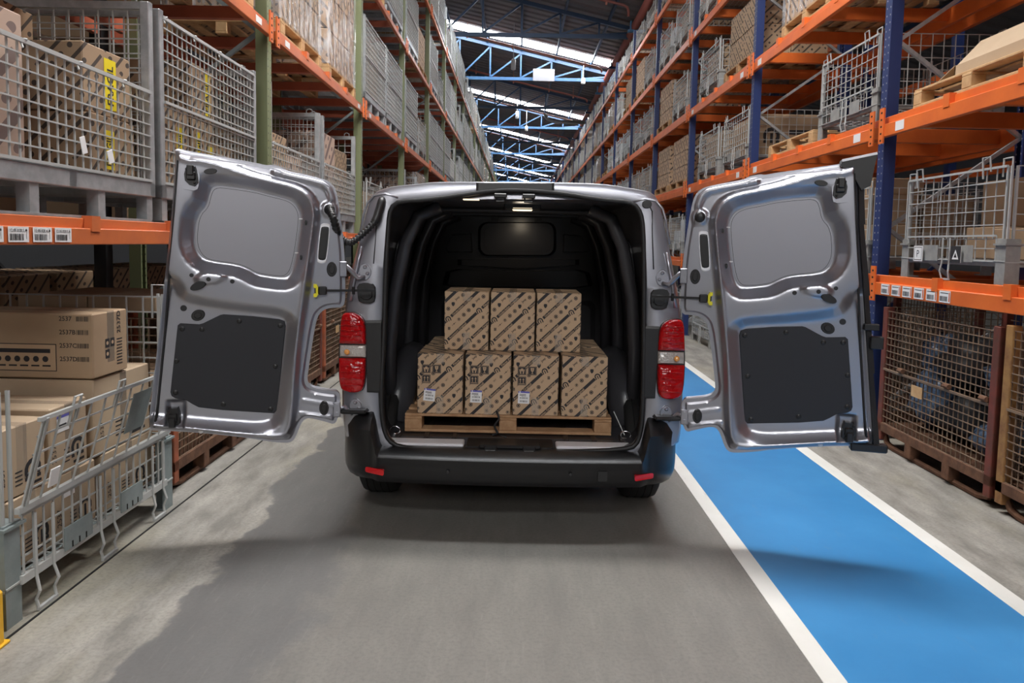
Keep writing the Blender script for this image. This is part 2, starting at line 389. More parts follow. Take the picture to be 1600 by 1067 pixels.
for s in SKY_Y:                                # translucent roof lights, four sheets in each strip
    for k in range(5):
        x0 = -3.4 + 1.56 * k; x1 = x0 + 1.52
        o = obj('roof_light', MB().add([(x0, s-.48, roof_z(x0)-.03), (x1, s-.48, roof_z(x1)-.03), (x1, s+.48, roof_z(x1)-.03), (x0, s+.48, roof_z(x0)-.03),
             (x0, s-.48, roof_z(x0)-.005), (x1, s-.48, roof_z(x1)-.005), (x1, s+.48, roof_z(x1)-.005), (x0, s+.48, roof_z(x0)-.005)],
             [(0, 1, 2, 3), (7, 6, 5, 4), (0, 4, 5, 1), (1, 5, 6, 2), (2, 6, 7, 3), (3, 7, 4, 0)]).mesh('roof_light', M['sky']), ceil_o)
pu = MB()
for k in range(-8, 8):
    x = 1.6 * k; pu.box((x-.04, -26, roof_z(x)-.17), (x+.04, 112, roof_z(x)-.03))
part('purlin', pu, M['trussd'], ceil_o, kind='stuff')
ORD = ['first', 'second', 'third', 'fourth', 'fifth', 'sixth', 'seventh', 'eighth', 'ninth', 'tenth', 'eleventh', 'twelfth', 'thirteenth', 'fourteenth', 'fifteenth', 'sixteenth', 'seventeenth', 'eighteenth', 'nineteenth', 'twentieth']
HB = 9.2
for k in range(11):
    Yt = 26.6 + 6.95 * k; nm = M['trussd'] if k % 2 == 0 else M['truss']
    t = thing('roof_truss', f'{"shade-darkened blue" if k % 2 == 0 else "plain blue"} steel lattice roof truss, {ORD[k]} in sight above the aisle', 'truss', (0, Yt, HB), 0, 'lattice trusses under the roof')
    tz = lambda x: roof_z(x) - .22 - HB
    part('bottom_chord', MB().bar((-9, 0, 0), (9, 0, 0), .12, .14), nm, t); part('top_chord', MB().bar((-9, 0, tz(-9)), (9, 0, tz(9)-.0), .12, .14), nm, t)
    xs = [-8.6 + 1.43 * j for j in range(13)]
    for j, x in enumerate(xs):
        if tz(x) < .12: continue
        part('web_post', MB().bar((x, 0, .06), (x, 0, tz(x)-.06), .07), nm, t)
        if j and tz(x) > .2: part('web_diagonal', MB().bar((xs[j-1], 0, .06), (x, 0, tz(x)-.06), .07), nm, t)
t = thing('main_pipe', 'thick red-brown pipe running along the roof above the right-hand rack', 'pipe', (3.98, 0, 9.25))
part('pipe_run', MB().tube([(0, 8, 0), (0, 100, 0)], .14, 12), M['pipe'], t, True)
for k in range(14):
    part('bracket', MB().box((-.25, 20.2 + 5.2*k, -.2), (.9, 20.35 + 5.2*k, -.12)).box((-.17, 20.2+5.2*k, -.2), (-.13, 20.35+5.2*k, .18)).box((.13, 20.2+5.2*k, -.2), (.17, 20.35+5.2*k, .18)), M['steelblue'] if k % 2 else M['blue'], t)
for k, Yp in enumerate((24.2, 31.6, 38.2, 45.3, 52.4, 59.2, 73, 87)):
    x1 = 3.55; z = lambda x: roof_z(x) - .55 if Yp > 25 else roof_z(x) - .3
    t = thing('sprinkler_pipe', f'{"dark red" if k in (0, 2, 4) else "salmon"} branch pipe crossing under the roof, {ORD[k]} above the aisle', 'pipe', (0, Yp, 0), 0, 'branch pipes under the roof')
    part('pipe_run', MB().tube([(-9, 0, z(-9)), (x1-.15, 0, z(x1-.15)), (x1-.04, 0, z(x1)-.04), (x1, 0, z(x1)-.16), (x1, 0, 9.2)], .045, 8), M['pipe'] if k in (0, 2, 4) else M['pipes'], t, True)
    for x in (-2.4, -.4, 1.5, 2.8): part('hanger', MB().bar((x, 0, z(x)), (x, 0, roof_z(x)-.02), .02).box((x-.03, -.03, z(x)-.13), (x+.03, .03, z(x)-.04)), M['pipes'], t)
for k, (x, Yl, z, h) in enumerate(((-.33, 30, 8.75, .46), (-.2, 46.5, 9.6, .5), (.42, 47, 8.9, .35), (2.9, 33.5, 9.0, .3))):
    t = thing('hanging_lamp', ['white cylinder lamp hanging on a rod before the first blue truss', 'small white lamp hanging beside the second strip of roof light', 'small round lamp hanging low over the middle of the far aisle', 'small white lamp hanging by the red-brown pipe'][k], 'lamp', (x, Yl, z))
    part('lamp_body', MB().lathe([(.05, 0), (.1, .03), (.1, h-.05), (.05, h)], n=12), M['lampw'], t, True)
    part('rod', MB().bar((0, 0, h), (0, 0, roof_z(x)-z-.02), .03), M['galv'], t)
o = obj('notice_board', MB().cbox((-.5, -.03, -.28), (.5, .03, .28), .01).mesh('notice_board', M['sign'])); o.location = (1.05, 33.35, 9.35); tag(o, 'plain grey board fixed to the bottom of a blue truss', 'board')
o = obj('air_duct', MB().tube([(0, 0, .45), (.15, 0, .15), (.6, 0, .02), (3, 0, 0)], .11, 10).mesh('air_duct', M['galv'], True)); o.location = (1.5, 43.6, 8.95); tag(o, 'pale bent pipe sagging from the roof far down the aisle', 'pipe')
# ---------------------------------------------------------------- text and printing
_glyph = {}
def text_tris(s, bold=0.0):
    if (s, bold) not in _glyph:
        cu = bpy.data.curves.new('glyphs', 'FONT'); cu.body = s; cu.resolution_u = 2; cu.offset = bold
        o = bpy.data.objects.new('glyphs', cu); me = o.to_mesh(); me.calc_loop_triangles()
        vs = [(v.co.x, v.co.y) for v in me.vertices]; ts = [[vs[i] for i in t.vertices] for t in me.loop_triangles]
        o.to_mesh_clear(); bpy.data.objects.remove(o); bpy.data.curves.remove(cu)
        _glyph[s, bold] = (ts, max([v[0] for v in vs] or [0]))
    return _glyph[s, bold]
def clip_poly(P, x0, y0, x1, y1):
    for ax, lim, sg in ((0, x0, 1), (0, x1, -1), (1, y0, 1), (1, y1, -1)):
        Q = []
        for a, b in zip(P, P[1:] + P[:1]):
            ia, ib = (a[ax]-lim)*sg >= 0, (b[ax]-lim)*sg >= 0
            if ia: Q.append(a)
            if ia != ib:
                t = (lim-a[ax]) / (b[ax]-a[ax]); Q.append((a[0]+(b[0]-a[0])*t, a[1]+(b[1]-a[1])*t))
        P = Q
        if len(P) < 3: return []
    return P
class Print:      # flat ink on a face: shapes in face coordinates (u right, v up), clipped to the face
    def __init__(s, W, H): s.W, s.H = W, H; s.L = {}
    def poly(s, P, mat, lift=1):
        P = clip_poly(list(P), 0, 0, s.W, s.H)
        if P: s.L.setdefault((mat, lift), []).append(P)
    def rect(s, x0, y0, x1, y1, mat, lift=1): s.poly([(x0,y0),(x1,y0),(x1,y1),(x0,y1)], mat, lift)
    def text(s, txt, x, y, h, mat, ang=0, lift=1, bold=.0, anchor='l', sx=1.0):
        ts, wd = text_tris(txt, bold); k = h / .7; c, sn = math.cos(ang), math.sin(ang); off = {'l': 0, 'm': -wd*k*sx/2, 'r': -wd*k*sx}[anchor]
        for T in ts: s.poly([(x + (p[0]*k*sx+off)*c - p[1]*k*sn, y + (p[0]*k*sx+off)*sn + p[1]*k*c) for p in T], mat, lift)
        return wd * k * sx
    def disc(s, x, y, r, mat, lift=1, n=14, ang=0, sy=1.0): s.poly([(x+r*math.cos(2*PI*k/n+ang), y+r*sy*math.sin(2*PI*k/n+ang)) for k in range(n)], mat, lift)
    def ring(s, x, y, r, r2, mat, lift=1, a0=0, a1=2*PI, n=16):
        for k in range(n):
            t, u = a0+(a1-a0)*k/n, a0+(a1-a0)*(k+1)/n
            s.poly([(x+r*math.cos(t), y+r*math.sin(t)), (x+r*math.cos(u), y+r*math.sin(u)), (x+r2*math.cos(u), y+r2*math.sin(u)), (x+r2*math.cos(t), y+r2*math.sin(t))], mat, lift)
    def shield(s, x, y, r, mat, ang=0, lift=1):
        c, sn = math.cos(ang), math.sin(ang)
        s.poly([(x+p*c-q*sn, y+p*sn+q*c) for p, q in ((-r*.8, r*.9), (-r*.85, 0), (-r*.45, -r*.75), (0, -r*1.1), (r*.45, -r*.75), (r*.85, 0), (r*.8, r*.9), (0, r*1.05))], mat, lift)
    def omega_m(s, x, y, r, mat, ang=0, lift=1):    # the round-shouldered letter m mark
        c, sn = math.cos(ang), math.sin(ang); T = lambda p, q: (x+p*c-q*sn, y+p*sn+q*c)
        for k in range(10):
            t, u = math.radians(-38 + 256*k/10), math.radians(-38 + 256*(k+1)/10)
            s.poly([T(r*math.cos(t), r*math.sin(t)), T(r*math.cos(u), r*math.sin(u)), T(r*.58*math.cos(u), r*.58*math.sin(u)), T(r*.58*math.cos(t), r*.58*math.sin(t))], mat, lift)
        for x0, x1 in ((-.16, .16), (-.95, -.5), (.5, .95)):
            s.poly([T(x0*r, -r*.85), T(x1*r, -r*.85), T(x1*r, -r*.55 if x0 != -.16 else r*.3), T(x0*r, -r*.55 if x0 != -.16 else r*.3)], mat, lift)
    def build(s, name, parent, f, eps=.0006, label=None):   # f(u, v, d) -> 3d, d = distance off the face; one mesh, several inks
        mats = []; mb = MB()
        for (mat, lift), Ps in sorted(s.L.items(), key=lambda kv: kv[0][1]):
            if mat not in mats: mats.append(mat)
            for P in Ps: mb.add([f(p[0], p[1], eps*lift) for p in P], [tuple(range(len(P)))], mats.index(mat))
        o = obj(name, mb.mesh(name, [M[x] for x in mats]), parent)
        if label: o['label'] = label
        return o
def barcode(P, x, y, w_, h, mat='ink', lift=2, seed=1):
    r = random.Random(seed); u = 0
    while u < w_:
        a = r.choice((.5, 1, 1, 2)) * w_ / 44
        P.rect(x+u, y, min(x+u+a, x+w_), y+h, mat, lift); u += a + r.choice((1, 1, 1.6)) * w_ / 44
# ---------------------------------------------------------------- pallet racks
LX, RX, LD, RD = -2.08, 2.95, 1.15, 1.2
LUP = [5.9 + 3.44 * k for k in range(-2, 19)]; RUP = [5.83 + 3.3 * k for k in range(-2, 19)]
LLEV = [1.52, 3.20, 4.93, 6.65]; RLEV = [1.21, 2.47, 3.77, 5.07, 6.37]
LBH, RBH = .125, .16
def dotted(base, name):      # rows of punched holes down the post face
    m = bpy.data.materials.new(name); m.use_nodes = True; nt = m.node_tree; b = nt.nodes['Principled BSDF']; L = nt.links.new
    b.inputs['Roughness'].default_value = .45
    tc = nt.nodes.new('ShaderNodeTexCoord'); sx = nt.nodes.new('ShaderNodeSeparateXYZ'); L(tc.outputs['Object'], sx.inputs[0])
    def mth(op, a, b_=0.0):
        n = nt.nodes.new('ShaderNodeMath'); n.operation = op
        for i, x in enumerate((a, b_)):
            if isinstance(x, (int, float)): n.inputs[i].default_value = x
            else: L(x, n.inputs[i])
        return n.outputs[0]
    X, Y, Z = sx.outputs
    fz = mth('SUBTRACT', mth('FRACT', mth('DIVIDE', Z, .06)), .5)
    ay = mth('SUBTRACT', mth('ABSOLUTE', Y, 0.0), .026)
    r2 = mth('ADD', mth('MULTIPLY', mth('MULTIPLY', fz, fz), .0036), mth('MULTIPLY', ay, ay))
    mx = nt.nodes.new('ShaderNodeMix'); mx.data_type = 'RGBA'; L(mth('LESS_THAN', r2, .000045), mx.inputs['Factor'])
    mx.inputs['A'].default_value = (*base, 1); mx.inputs['B'].default_value = (.35, .34, .33, 1) if base[2] > base[0] else (.02, .02, .015, 1)
    L(mx.outputs['Result'], b.inputs['Base Color'])
    return m
M['bluep'] = dotted((.016, .032, .12), 'punched_blue_post'); M['greenp'] = dotted((.19, .215, .11), 'punched_olive_post')
def build_rack(side):
    s = -1 if side == 'left' else 1
    X0, D, UP, LEV, BH, H = (LX, LD, LUP, LLEV, LBH, 7.6) if s < 0 else (RX, RD, RUP, RLEV, RBH, 7.2)
    rack = thing('pallet_rack', 'tall pallet rack with olive green posts and orange beams left of the van' if s < 0 else
                 'tall pallet rack with dark blue posts and orange beams right of the van', 'rack', (X0, 0, 0))
    pm, bm = (M['greenp'], M['orangel']) if s < 0 else (M['bluep'], M['orange'])
    # posts: an open channel with a slotted face
    def post_mesh():
        return MB().box((-.005, -.05, 0), (.0, .05, H)).box((0, -.05, 0), (.09, -.045, H)).box((0, .045, 0), (.09, .05, H)).box((.085, -.05, 0), (.09, -.025, H)).box((.085, .025, 0), (.09, .05, H)).box((-.02, -.08, 0), (.11, .08, .008))
    pmesh = post_mesh().mesh('post', pm)
    brace = MB(); z = .25; up = True
    while z < H - 1.0:
        a, b = (.08, D-.08) if up else (D-.08, .08); brace.bar((a, 0, z), (b, 0, z+.75), .03, .03); brace.bar((.05, 0, z), (D-.05, 0, z), .03, .03) if z < .3 else None; z += .75; up = not up
    brm = brace.mesh('lattice_brace', M['galv'] if s > 0 else M['greyg'])
    for yu in UP:
        for xx, fl in ((0, 1), (D, -1)):
            o = obj('post', pmesh, rack, (s*xx, yu, 0)); o.scale = (s*fl, 1, 1)
        o = obj('lattice_brace', brm, rack, (0, yu, 0)); o.scale = (s, 1, 1)
    Lb = UP[1] - UP[0]
    def beam_mesh():                     # stepped box section with the hooked end plates on it
        b = MB().cbox((-.045, .05, 0), (.0, Lb-.05, BH*.62), .004).cbox((-.012, .05, BH*.6), (.0, Lb-.05, BH), .003)
        return b
    bmesh_ = beam_mesh().mesh('beam', bm)
    plate = MB().box((-.056, -.035, -.05), (-.044, .035, BH+.07))
    for k in range(5): plate.box((-.0565, -.012, -.035+k*.055), (-.0555, .012, -.02+k*.055), 1)
    plm = plate.mesh('beam_connector', [M['orange'], M['hole']])
    clip = MB().box((-.05, -.035, BH*.5), (-.0, .035, BH+.012))
    clm = clip.mesh('beam_clip', bm)
    rear = MB().cbox((0, .05, 0), (.045, Lb-.05, BH), .004).mesh('rear_beam', M['orangef'] if s < 0 else M['orange'])
    cross = MB().cbox((.0, -.03, BH*.2), (D, .03, BH-.01), .003).mesh('cross_bar', M['orangef'] if s < 0 else M['orange'])
    tagm = MB().box((-.0475, -.06, .02), (-.045, .06, BH*.6-.005)).mesh('shelf_tag', M['paper'])
    deck = MB()
    for q in range(7): deck.box((.06, .25 + q*(Lb-.5)/6 - .05, BH-.008), (D-.06, .25 + q*(Lb-.5)/6 + .05, BH+.004))
    dkm = deck.mesh('deck_plank', M['wood2'])
    for bi, y0 in enumerate(UP[:-1]):
        for li, z0 in enumerate(LEV):
            if y0 > 42 and li < 2: continue
            o = obj('beam', bmesh_, rack, (0, y0, z0)); o.scale = (s, 1, 1)
            o = obj('rear_beam', rear, rack, (s*(D), y0, z0)); o.scale = (s, 1, 1)
            if y0 < 20:
                for yy in (.08, Lb-.08): o = obj('beam_connector', plm, rack, (0, y0+yy, z0)); o.scale = (s, 1, 1)
            if y0 < 12:
                for q in (.27, .5, .72): o = obj('beam_clip', clm, rack, (0, y0+Lb*q, z0)); o.scale = (s, 1, 1)
                if not (bi == 1 and li == 0):
                    for yy in (.34, Lb-.34): o = obj('shelf_tag', tagm, rack, (0, y0+yy, z0)); o.scale = (s, 1, 1)
            if y0 < 26:
                for q in (.12, .38, .62, .88):
                    o = obj('cross_bar', cross, rack, (0, y0 + Lb*q, z0)); o.scale = (s, 1, 1)
    return rack
rack_l = build_rack('left'); rack_r = build_rack('right')
# bar code labels on the two nearest beams
def beam_label(rack, s, y0, y1, z0, z1, txt, k):
    W, Hh = abs(y1-y0), z1-z0; P = Print(W, Hh)
    P.rect(0, 0, W, Hh, 'paper', 1)
    if txt: P.text(txt, W*.06, Hh*.66, Hh*.2, 'ink', 0, 2, .01)
    else: P.rect(W*.1, Hh*.78, W*.8, Hh*.84, 'ink', 2)
    barcode(P, W*.08, Hh*.12, W*.66, Hh*.42, 'ink', 2, 7 + k)
    if txt:
        P.rect(W*.87, Hh*.2, W*.885, Hh*.8, 'ink', 2); P.poly([(W*.84, Hh*.72), (W*.915, Hh*.72), (W*.878, Hh*.9)], 'ink', 2)
    else: P.rect(W*.86, Hh*.1, W*.95, Hh*.9, 'orange', 2)
    if s < 0: f = lambda u, v, d: (.0475 + d, y0 + u, z0 + v)
    else: f = lambda u, v, d: (-.0475 - d, y0 - u, z0 + v)
    P.build('shelf_label', rack, f, .0008, 'white bar code label')
for k, (y0, y1, t) in enumerate(((2.655, 2.775, '12.05.020.1.A'), (2.80, 2.92, '12.05.020.2.A'), (2.945, 3.065, '12.05.020.4.A'), (3.085, 3.20, '12.05.020.3.A'))):
    beam_label(rack_l, -1, y0, y1, LLEV[0]+.012, LLEV[0]+.075, t, k)
for k in range(6): beam_label(rack_r, 1, 5.62-k*.155, 5.62-k*.155-.125, RLEV[0]+.012, RLEV[0]+.092, None, k)
# a second row of racking back to back with the left one, and one behind the right one
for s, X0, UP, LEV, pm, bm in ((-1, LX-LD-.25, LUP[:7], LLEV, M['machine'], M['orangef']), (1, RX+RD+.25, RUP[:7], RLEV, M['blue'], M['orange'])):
    r = thing('pallet_rack', 'second pallet rack standing in the dark behind the green-post rack' if s < 0 else 'second pallet rack standing behind the blue-post rack', 'rack', (X0, 0, 0))
    for yu in UP:
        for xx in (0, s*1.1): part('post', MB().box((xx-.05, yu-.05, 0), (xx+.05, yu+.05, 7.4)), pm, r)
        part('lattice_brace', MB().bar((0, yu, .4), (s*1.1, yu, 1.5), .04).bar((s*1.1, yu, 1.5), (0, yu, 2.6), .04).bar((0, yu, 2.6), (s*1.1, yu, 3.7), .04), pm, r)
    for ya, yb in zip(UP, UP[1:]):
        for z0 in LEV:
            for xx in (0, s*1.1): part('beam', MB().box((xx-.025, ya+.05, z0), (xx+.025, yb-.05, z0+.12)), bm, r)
# ---------------------------------------------------------------- container, pallet and carton kinds
def wire_panel(mb, p0, u, v, lu, lv, su, sv, r, off=(0, 0, 0)):   # a welded mesh panel: wires along u and along v
    p0, u, v = Vector(p0), Vector(u), Vector(v); nu = max(1, round(lu/su)); nv = max(1, round(lv/sv)); n = u.cross(v) * r
    for i in range(nu+1): mb.bar(p0 + u*(lu*i/nu) + n, p0 + u*(lu*i/nu) + v*lv + n, r*2, r*2, caps=False)
    for j in range(nv+1): mb.bar(p0 + v*(lv*j/nv) - n, p0 + v*(lv*j/nv) + u*lu - n, r*2, r*2, caps=False)
    return mb
def make_stillage(front='half', L=1.5, D=1.1, H=1.22, wire='wire', s=.062, r=.0035):
    t = thing('mesh_stillage', '', 'stillage'); x0, x1, y0, y1 = -D/2, D/2, -L/2, L/2; B = .22
    b = MB()
    for x in (x0+.03, x1-.03): b.cbox((x-.03, y0, B-.08), (x+.03, y1, B), .004)
    for y in (y0+.03, y1-.03, 0): b.cbox((x0, y-.03, B-.08), (x1, y+.03, B-.002), .004)
    for x in (x0+.04, x1-.04):
        b.box((x-.035, y0+.04, 0), (x+.035, y1-.04, .012))
        for y in (y0+.05, y0+L*.34, y0+L*.67, y1-.05): b.box((x-.03, y-.03, .01), (x+.03, y+.03, B-.07))
    part('base_frame', b, M['galv'], t)
    part('floor_sheet', MB().box((x0+.02, y0+.02, B), (x1-.02, y1-.02, B+.006)), M['galv'], t)
    for x in (x0, x1-.05):
        for y in (y0, y1-.05): part('corner_post', MB().cbox((x, y, B-.08), (x+.05, y+.05, H), .004), M['galv'], t)
    tr = MB()
    for y in (y0+.025, y1-.025): tr.bar((x0, y, H-.02), (x1, y, H-.02), .04)
    tr.bar((x1-.025, y0, H-.02), (x1-.025, y1, H-.02), .04)
    for y in (y0+.025, y1-.025):
        tr.tube([(x0+.08, y, H), (x0+.08, y, H+.03), (x0+.11, y, H+.045), (x0+.14, y, H+.03), (x0+.14, y, H)], .006, 5)
    part('top_rail', tr, M['galv'], t)
    for y in (y0+.02, y1-.02): part('side_mesh', wire_panel(MB(), (x0+.05, y, B), (1,0,0), (0,0,1), D-.1, H-B-.04, s*1.3, s*1.3, r), M[wire], t)
    part('back_mesh', wire_panel(MB(), (x1-.02, y0+.05, B), (0,1,0), (0,0,1), L-.1, H-B-.04, s*1.3, s*1.3, r), M[wire], t)
    hf = (H-B)*.5 if front == 'half' else (H-B-.04)
    g = wire_panel(MB(), (x0+.005, y0+.045, B+.01), (0,1,0), (0,0,1), L-.09, hf, s, s, r)
    g.bar((x0, y0+.04, B+hf), (x0, y1-.04, B+hf), .014); g.bar((x0, y0+.04, B+.01), (x0, y1-.04, B+.01), .014)
    if front != 'half': g.bar((x0-.004, y0+.04, B+hf*.5), (x0-.004, y1-.04, B+hf*.5), .016)
    for q in (.2, .45, .7, .95): g.tube([(x0-.01, y0+L*q, B+hf+.01), (x0+.01, y0+L*q+.02, B+hf+.012), (x0-.01, y0+L*q+.03, B+hf-.03)], .005, 5)
    part('front_gate', g, M[wire], t)
    return t
def make_cage(L=1.15, D=1.05, H=.72, wire='wire', sp=.095, r=.003, post='greyc', FH=.28):
    t = thing('wire_container', '', 'wire container'); x0, x1, y0, y1 = -D/2, D/2, -L/2, L/2; B = .14
    for sx_, x in ((1, x0), (-1, x1)):
        for sy_, y in ((1, y0), (-1, y1)):
            p = MB().box((x, y, 0), (x+sx_*.09, y+sy_*.012, FH)).box((x+sx_*.0005, y+sy_*.012, 0), (x+sx_*.012, y+sy_*.09, FH)).box((x-sx_*.012, y-sy_*.012, FH-.04), (x+sx_*.1, y+sy_*.1, FH-.028)).box((x+sx_*.012, y+sy_*.012, .001), (x+sx_*.088, y+sy_*.088, .01))
            part('corner_foot', p, M[post], t)
            rod = MB()
            for dx, dy in ((.015, .015), (.045, .012), (.012, .045)): rod.bar((x+sx_*dx, y+sy_*dy, FH-.03), (x+sx_*dx, y+sy_*dy, H), .012, caps=False)
            rod.tube([(x+sx_*.02, y+sy_*.02, H), (x+sx_*.02, y+sy_*.02, H+.05), (x+sx_*.02, y+sy_*.1, H+.05), (x+sx_*.02, y+sy_*.1, H-.06)], .006, 5)
            part('corner_rods', rod, M[wire], t)
    b = MB()
    for x in (x0+.026, x1-.026): b.box((x-.02, y0+.015, B-.03), (x+.02, y1-.015, B))
    for y in (y0+.036, y1-.036, 0): b.box((x0+.015, y-.02, B-.031), (x1-.015, y+.02, B-.001))
    part('base_frame', b, M[post], t)
    part('floor_mesh', wire_panel(MB(), (x0, y0, B), (1,0,0), (0,1,0), D, L, .08, .08, r), M[wire], t)
    for y in (y0+.012, y1-.012): part('side_mesh', wire_panel(MB(), (x0+.05, y, B), (1,0,0), (0,0,1), D-.1, H-B, sp, sp, r), M[wire], t)
    part('back_mesh', wire_panel(MB(), (x1-.012, y0+.05, B), (0,1,0), (0,0,1), L-.1, H-B, sp, sp, r), M[wire], t)
    g = wire_panel(MB(), (x0+.012, y0+.05, FH), (0,1,0), (0,0,1), L-.1, H-FH, sp, sp, r)
    g.bar((x0+.005, y0+.04, H), (x0+.005, y1-.04, H), .014); g.bar((x0, y0+.04, H-.09), (x0, y0+.3, H-.09), .01)
    for q in (.16, .8):
        y = y0 + L*q; g.tube([(x0, y, H-.02), (x0-.01, y, H+.07), (x0-.01, y+.07, H+.07), (x0, y+.07, H-.06)], .006, 5)
    part('front_mesh', g, M[wire], t)
    g = wire_panel(MB(), (x0-.004, y0+.09, B), (0,1,0), (0,0,1), L-.18, FH-.12, .095, .07, r)
    g.bar((x0-.006, y0+.09, FH+.02), (x0-.006, y1-.09, FH+.02), .012)
    for q in (.5,):
        y = y0 + L*q
        for dy in (-.04, .04): g.tube([(x0-.012, y+dy, FH+.01), (x0-.012, y+dy, .12), (x0-.02, y+dy*1.2, .06), (x0-.008, y+dy, .008)], .006, 5)
        g.bar((x0-.008, y-.045, .008), (x0-.008, y+.045, .008), .012)
    part('lower_gate', g, M[wire], t)
    for q in (.33, .66): part('tag_plate', MB().box((x0-.014, y0+L*q-.09, B-.01), (x0-.01, y0+L*q+.09, B+.1)), M[post], t)
    return t
def make_crate(L=1.35, D=1.0, H=1.2, fr='rustr', wire='rustw', s=.052, r=.003):
    t = thing('rusty_crate', '', 'crate'); x0, x1, y0, y1 = -D/2, D/2, -L/2, L/2; B = .20
    for x in (x0+.05, x1-.05):
        sk = MB(); sk.tube([(x, y0+.02, .12), (x, y0+.08, .04), (x, y0+.16, .022), (x, y1-.16, .022), (x, y1-.08, .04), (x, y1-.02, .12)], .022, 6)
        part('skid', sk, M['rust'], t)
    for y in (y0+L*.33, y0+L*.67):
        for x in (x0, x1-.08): part('block_leg', MB().cbox((x, y-.04, .03), (x+.08, y+.04, B-.06), .004), M['rust'], t)
    b = MB()
    for x in (x0, x1-.05): b.cbox((x, y0+.04, B-.07), (x+.05, y1-.04, B), .004)
    for y in (y0, y1-.05): b.cbox((x0, y, B-.07), (x1, y+.05, B-.002), .004)
    part('bottom_rail', b, M['rust'], t)
    part('floor_sheet', MB().box((x0+.03, y0+.03, B-.02), (x1-.03, y1-.03, B)), M['rust'], t)
    for x in (x0, x1-.06):
        for y in (y0, y1-.06): part('corner_post', MB().cbox((x, y, .06), (x+.06, y+.06, H), .004), M[fr], t)
    for y in (y0+.02, y1-.02): part('side_mesh', wire_panel(MB(), (x0+.05, y, B), (1,0,0), (0,0,1), D-.1, H-B-.03, s, s, r), M[wire], t)
    part('back_mesh', wire_panel(MB(), (x1-.02, y0+.05, B), (0,1,0), (0,0,1), L-.1, H-B-.03, s, s, r), M[wire], t)
    g = wire_panel(MB(), (x0+.015, y0+.06, B), (0,1,0), (0,0,1), L-.12, H-B-.03, s, s, r)
    g.bar((x0, y0+.06, B+(H-B)*.47), (x0, y1-.06, B+(H-B)*.47), .014)
    part('front_mesh', g, M[wire], t)
    for q in (.02, .3, .72): part('hinge_barrel', MB().cyl((x0-.005, y0+L*q+.04, B+(H-B)*.5), (x0-.005, y0+L*q+.1, B+(H-B)*.5), .018, 8), M['rust'], t)
    part('blank_plate', MB().box((x0-.004, y0+L*.56, B+(H-B)*.33), (x0, y0+L*.66, B+(H-B)*.42)), M['wood'], t)
    return t
def make_pallet(L=1.2, D=1.0, label='', dark=False, bh=.08, wood=None, th=.018, tb=.02):
    t = thing('wooden_pallet', label, 'pallet'); wm = M[wood] if wood else M['wood2'] if dark else M['wood']; T = tb+bh; x0, x1, y0, y1 = -D/2, D/2, -L/2, L/2
    bl = MB().cbox((-.05, -.05, tb), (.05, .05, T), .004).mesh('block', wm)
    for x in (x0+.05, 0, x1-.05):
        for y in (y0+.05, 0, y1-.05): obj('block', bl, t, (x, y, 0))
    bb = MB().cbox((-.05, y0, 0), (.05, y1, tb), .003).mesh('bottom_board', wm)
    for x in (x0+.05, 0, x1-.05): obj('bottom_board', bb, t, (x, 0, 0))
    sb = MB().cbox((x0, -.05, T), (x1, .05, T+th), .003).mesh('stringer_board', wm)
    for y in (y0+.05, 0, y1-.05): obj('stringer_board', sb, t, (0, y, 0))
    db = MB().cbox((-.045, y0, T+th), (.045, y1, T+2*th), .003).mesh('deck_board', wm)
    for k in range(7): obj('deck_board', db, t, (x0+.05 + k*(D-.1)/6, 0, 0))
    return t
def carton_mesh(W, Dp, Hh, mat='stripe', plain_front=None):
    b = MB().cbox((-W/2, -Dp/2, 0), (W/2, Dp/2, Hh), .006)
    if plain_front:
        b.m[2] = 1
        return b.mesh('carton', [M[mat], M[plain_front]])
    return b.mesh('carton', M[mat])
def carton(W, Dp, Hh, mat, label, loc, rotz=0, group=None, tape=True, name='carton'):
    o = obj(name, carton_mesh(W, Dp, Hh, mat), None, loc, rotz); tag(o, label, 'box', group)
    if tape:
        tp = MB().box((-W/2-.0006, -.028, Hh*.82), (-W/2, .028, Hh)).box((-W/2, -.028, Hh), (W/2, .028, Hh+.0006)).box((W/2, -.028, Hh*.82), (W/2+.0006, .028, Hh))
        part('tape', tp, M['tape'], o)
    return o
def make_load(L=1.2, D=1.0, H=1.05, mat='stripe2', nz=3, ny=3):
    t = thing('wrapped_load', '', 'wrapped load'); x0, y0 = -D/2+.02, -L/2+.02; lw, ll, lh = (D-.04)/2, (L-.04)/ny, H/nz
    cm = MB().cbox((.004, .004, .002), (lw-.004, ll-.004, lh-.003), .008).mesh('carton_block', M[mat])
    for i in range(2):
        for j in range(ny):
            for k in range(nz): obj('carton_block', cm, t, (x0+i*lw, y0+j*ll, k*lh))
    rnd = random.Random(5); f = MB(); n = 40; P = resample(rrect(-D/2, -L/2, D/2, L/2, .03, 2), .09); hs = [0, .18, .36, .54, .72, .9, 1.0]
    for h in hs: f.v += [(p[0]*(1.006+.012*rnd.random()), p[1]*(1.006+.012*rnd.random()), h*H + .005) for p in P]
    n = len(P); f.f = [(i*n+k, i*n+(k+1) % n, (i+1)*n+(k+1) % n, (i+1)*n+k) for i in range(len(hs)-1) for k in range(n)]; f.m = [0]*len(f.f)
    part('stretch_film', f, M['film'], t, True)
    return t
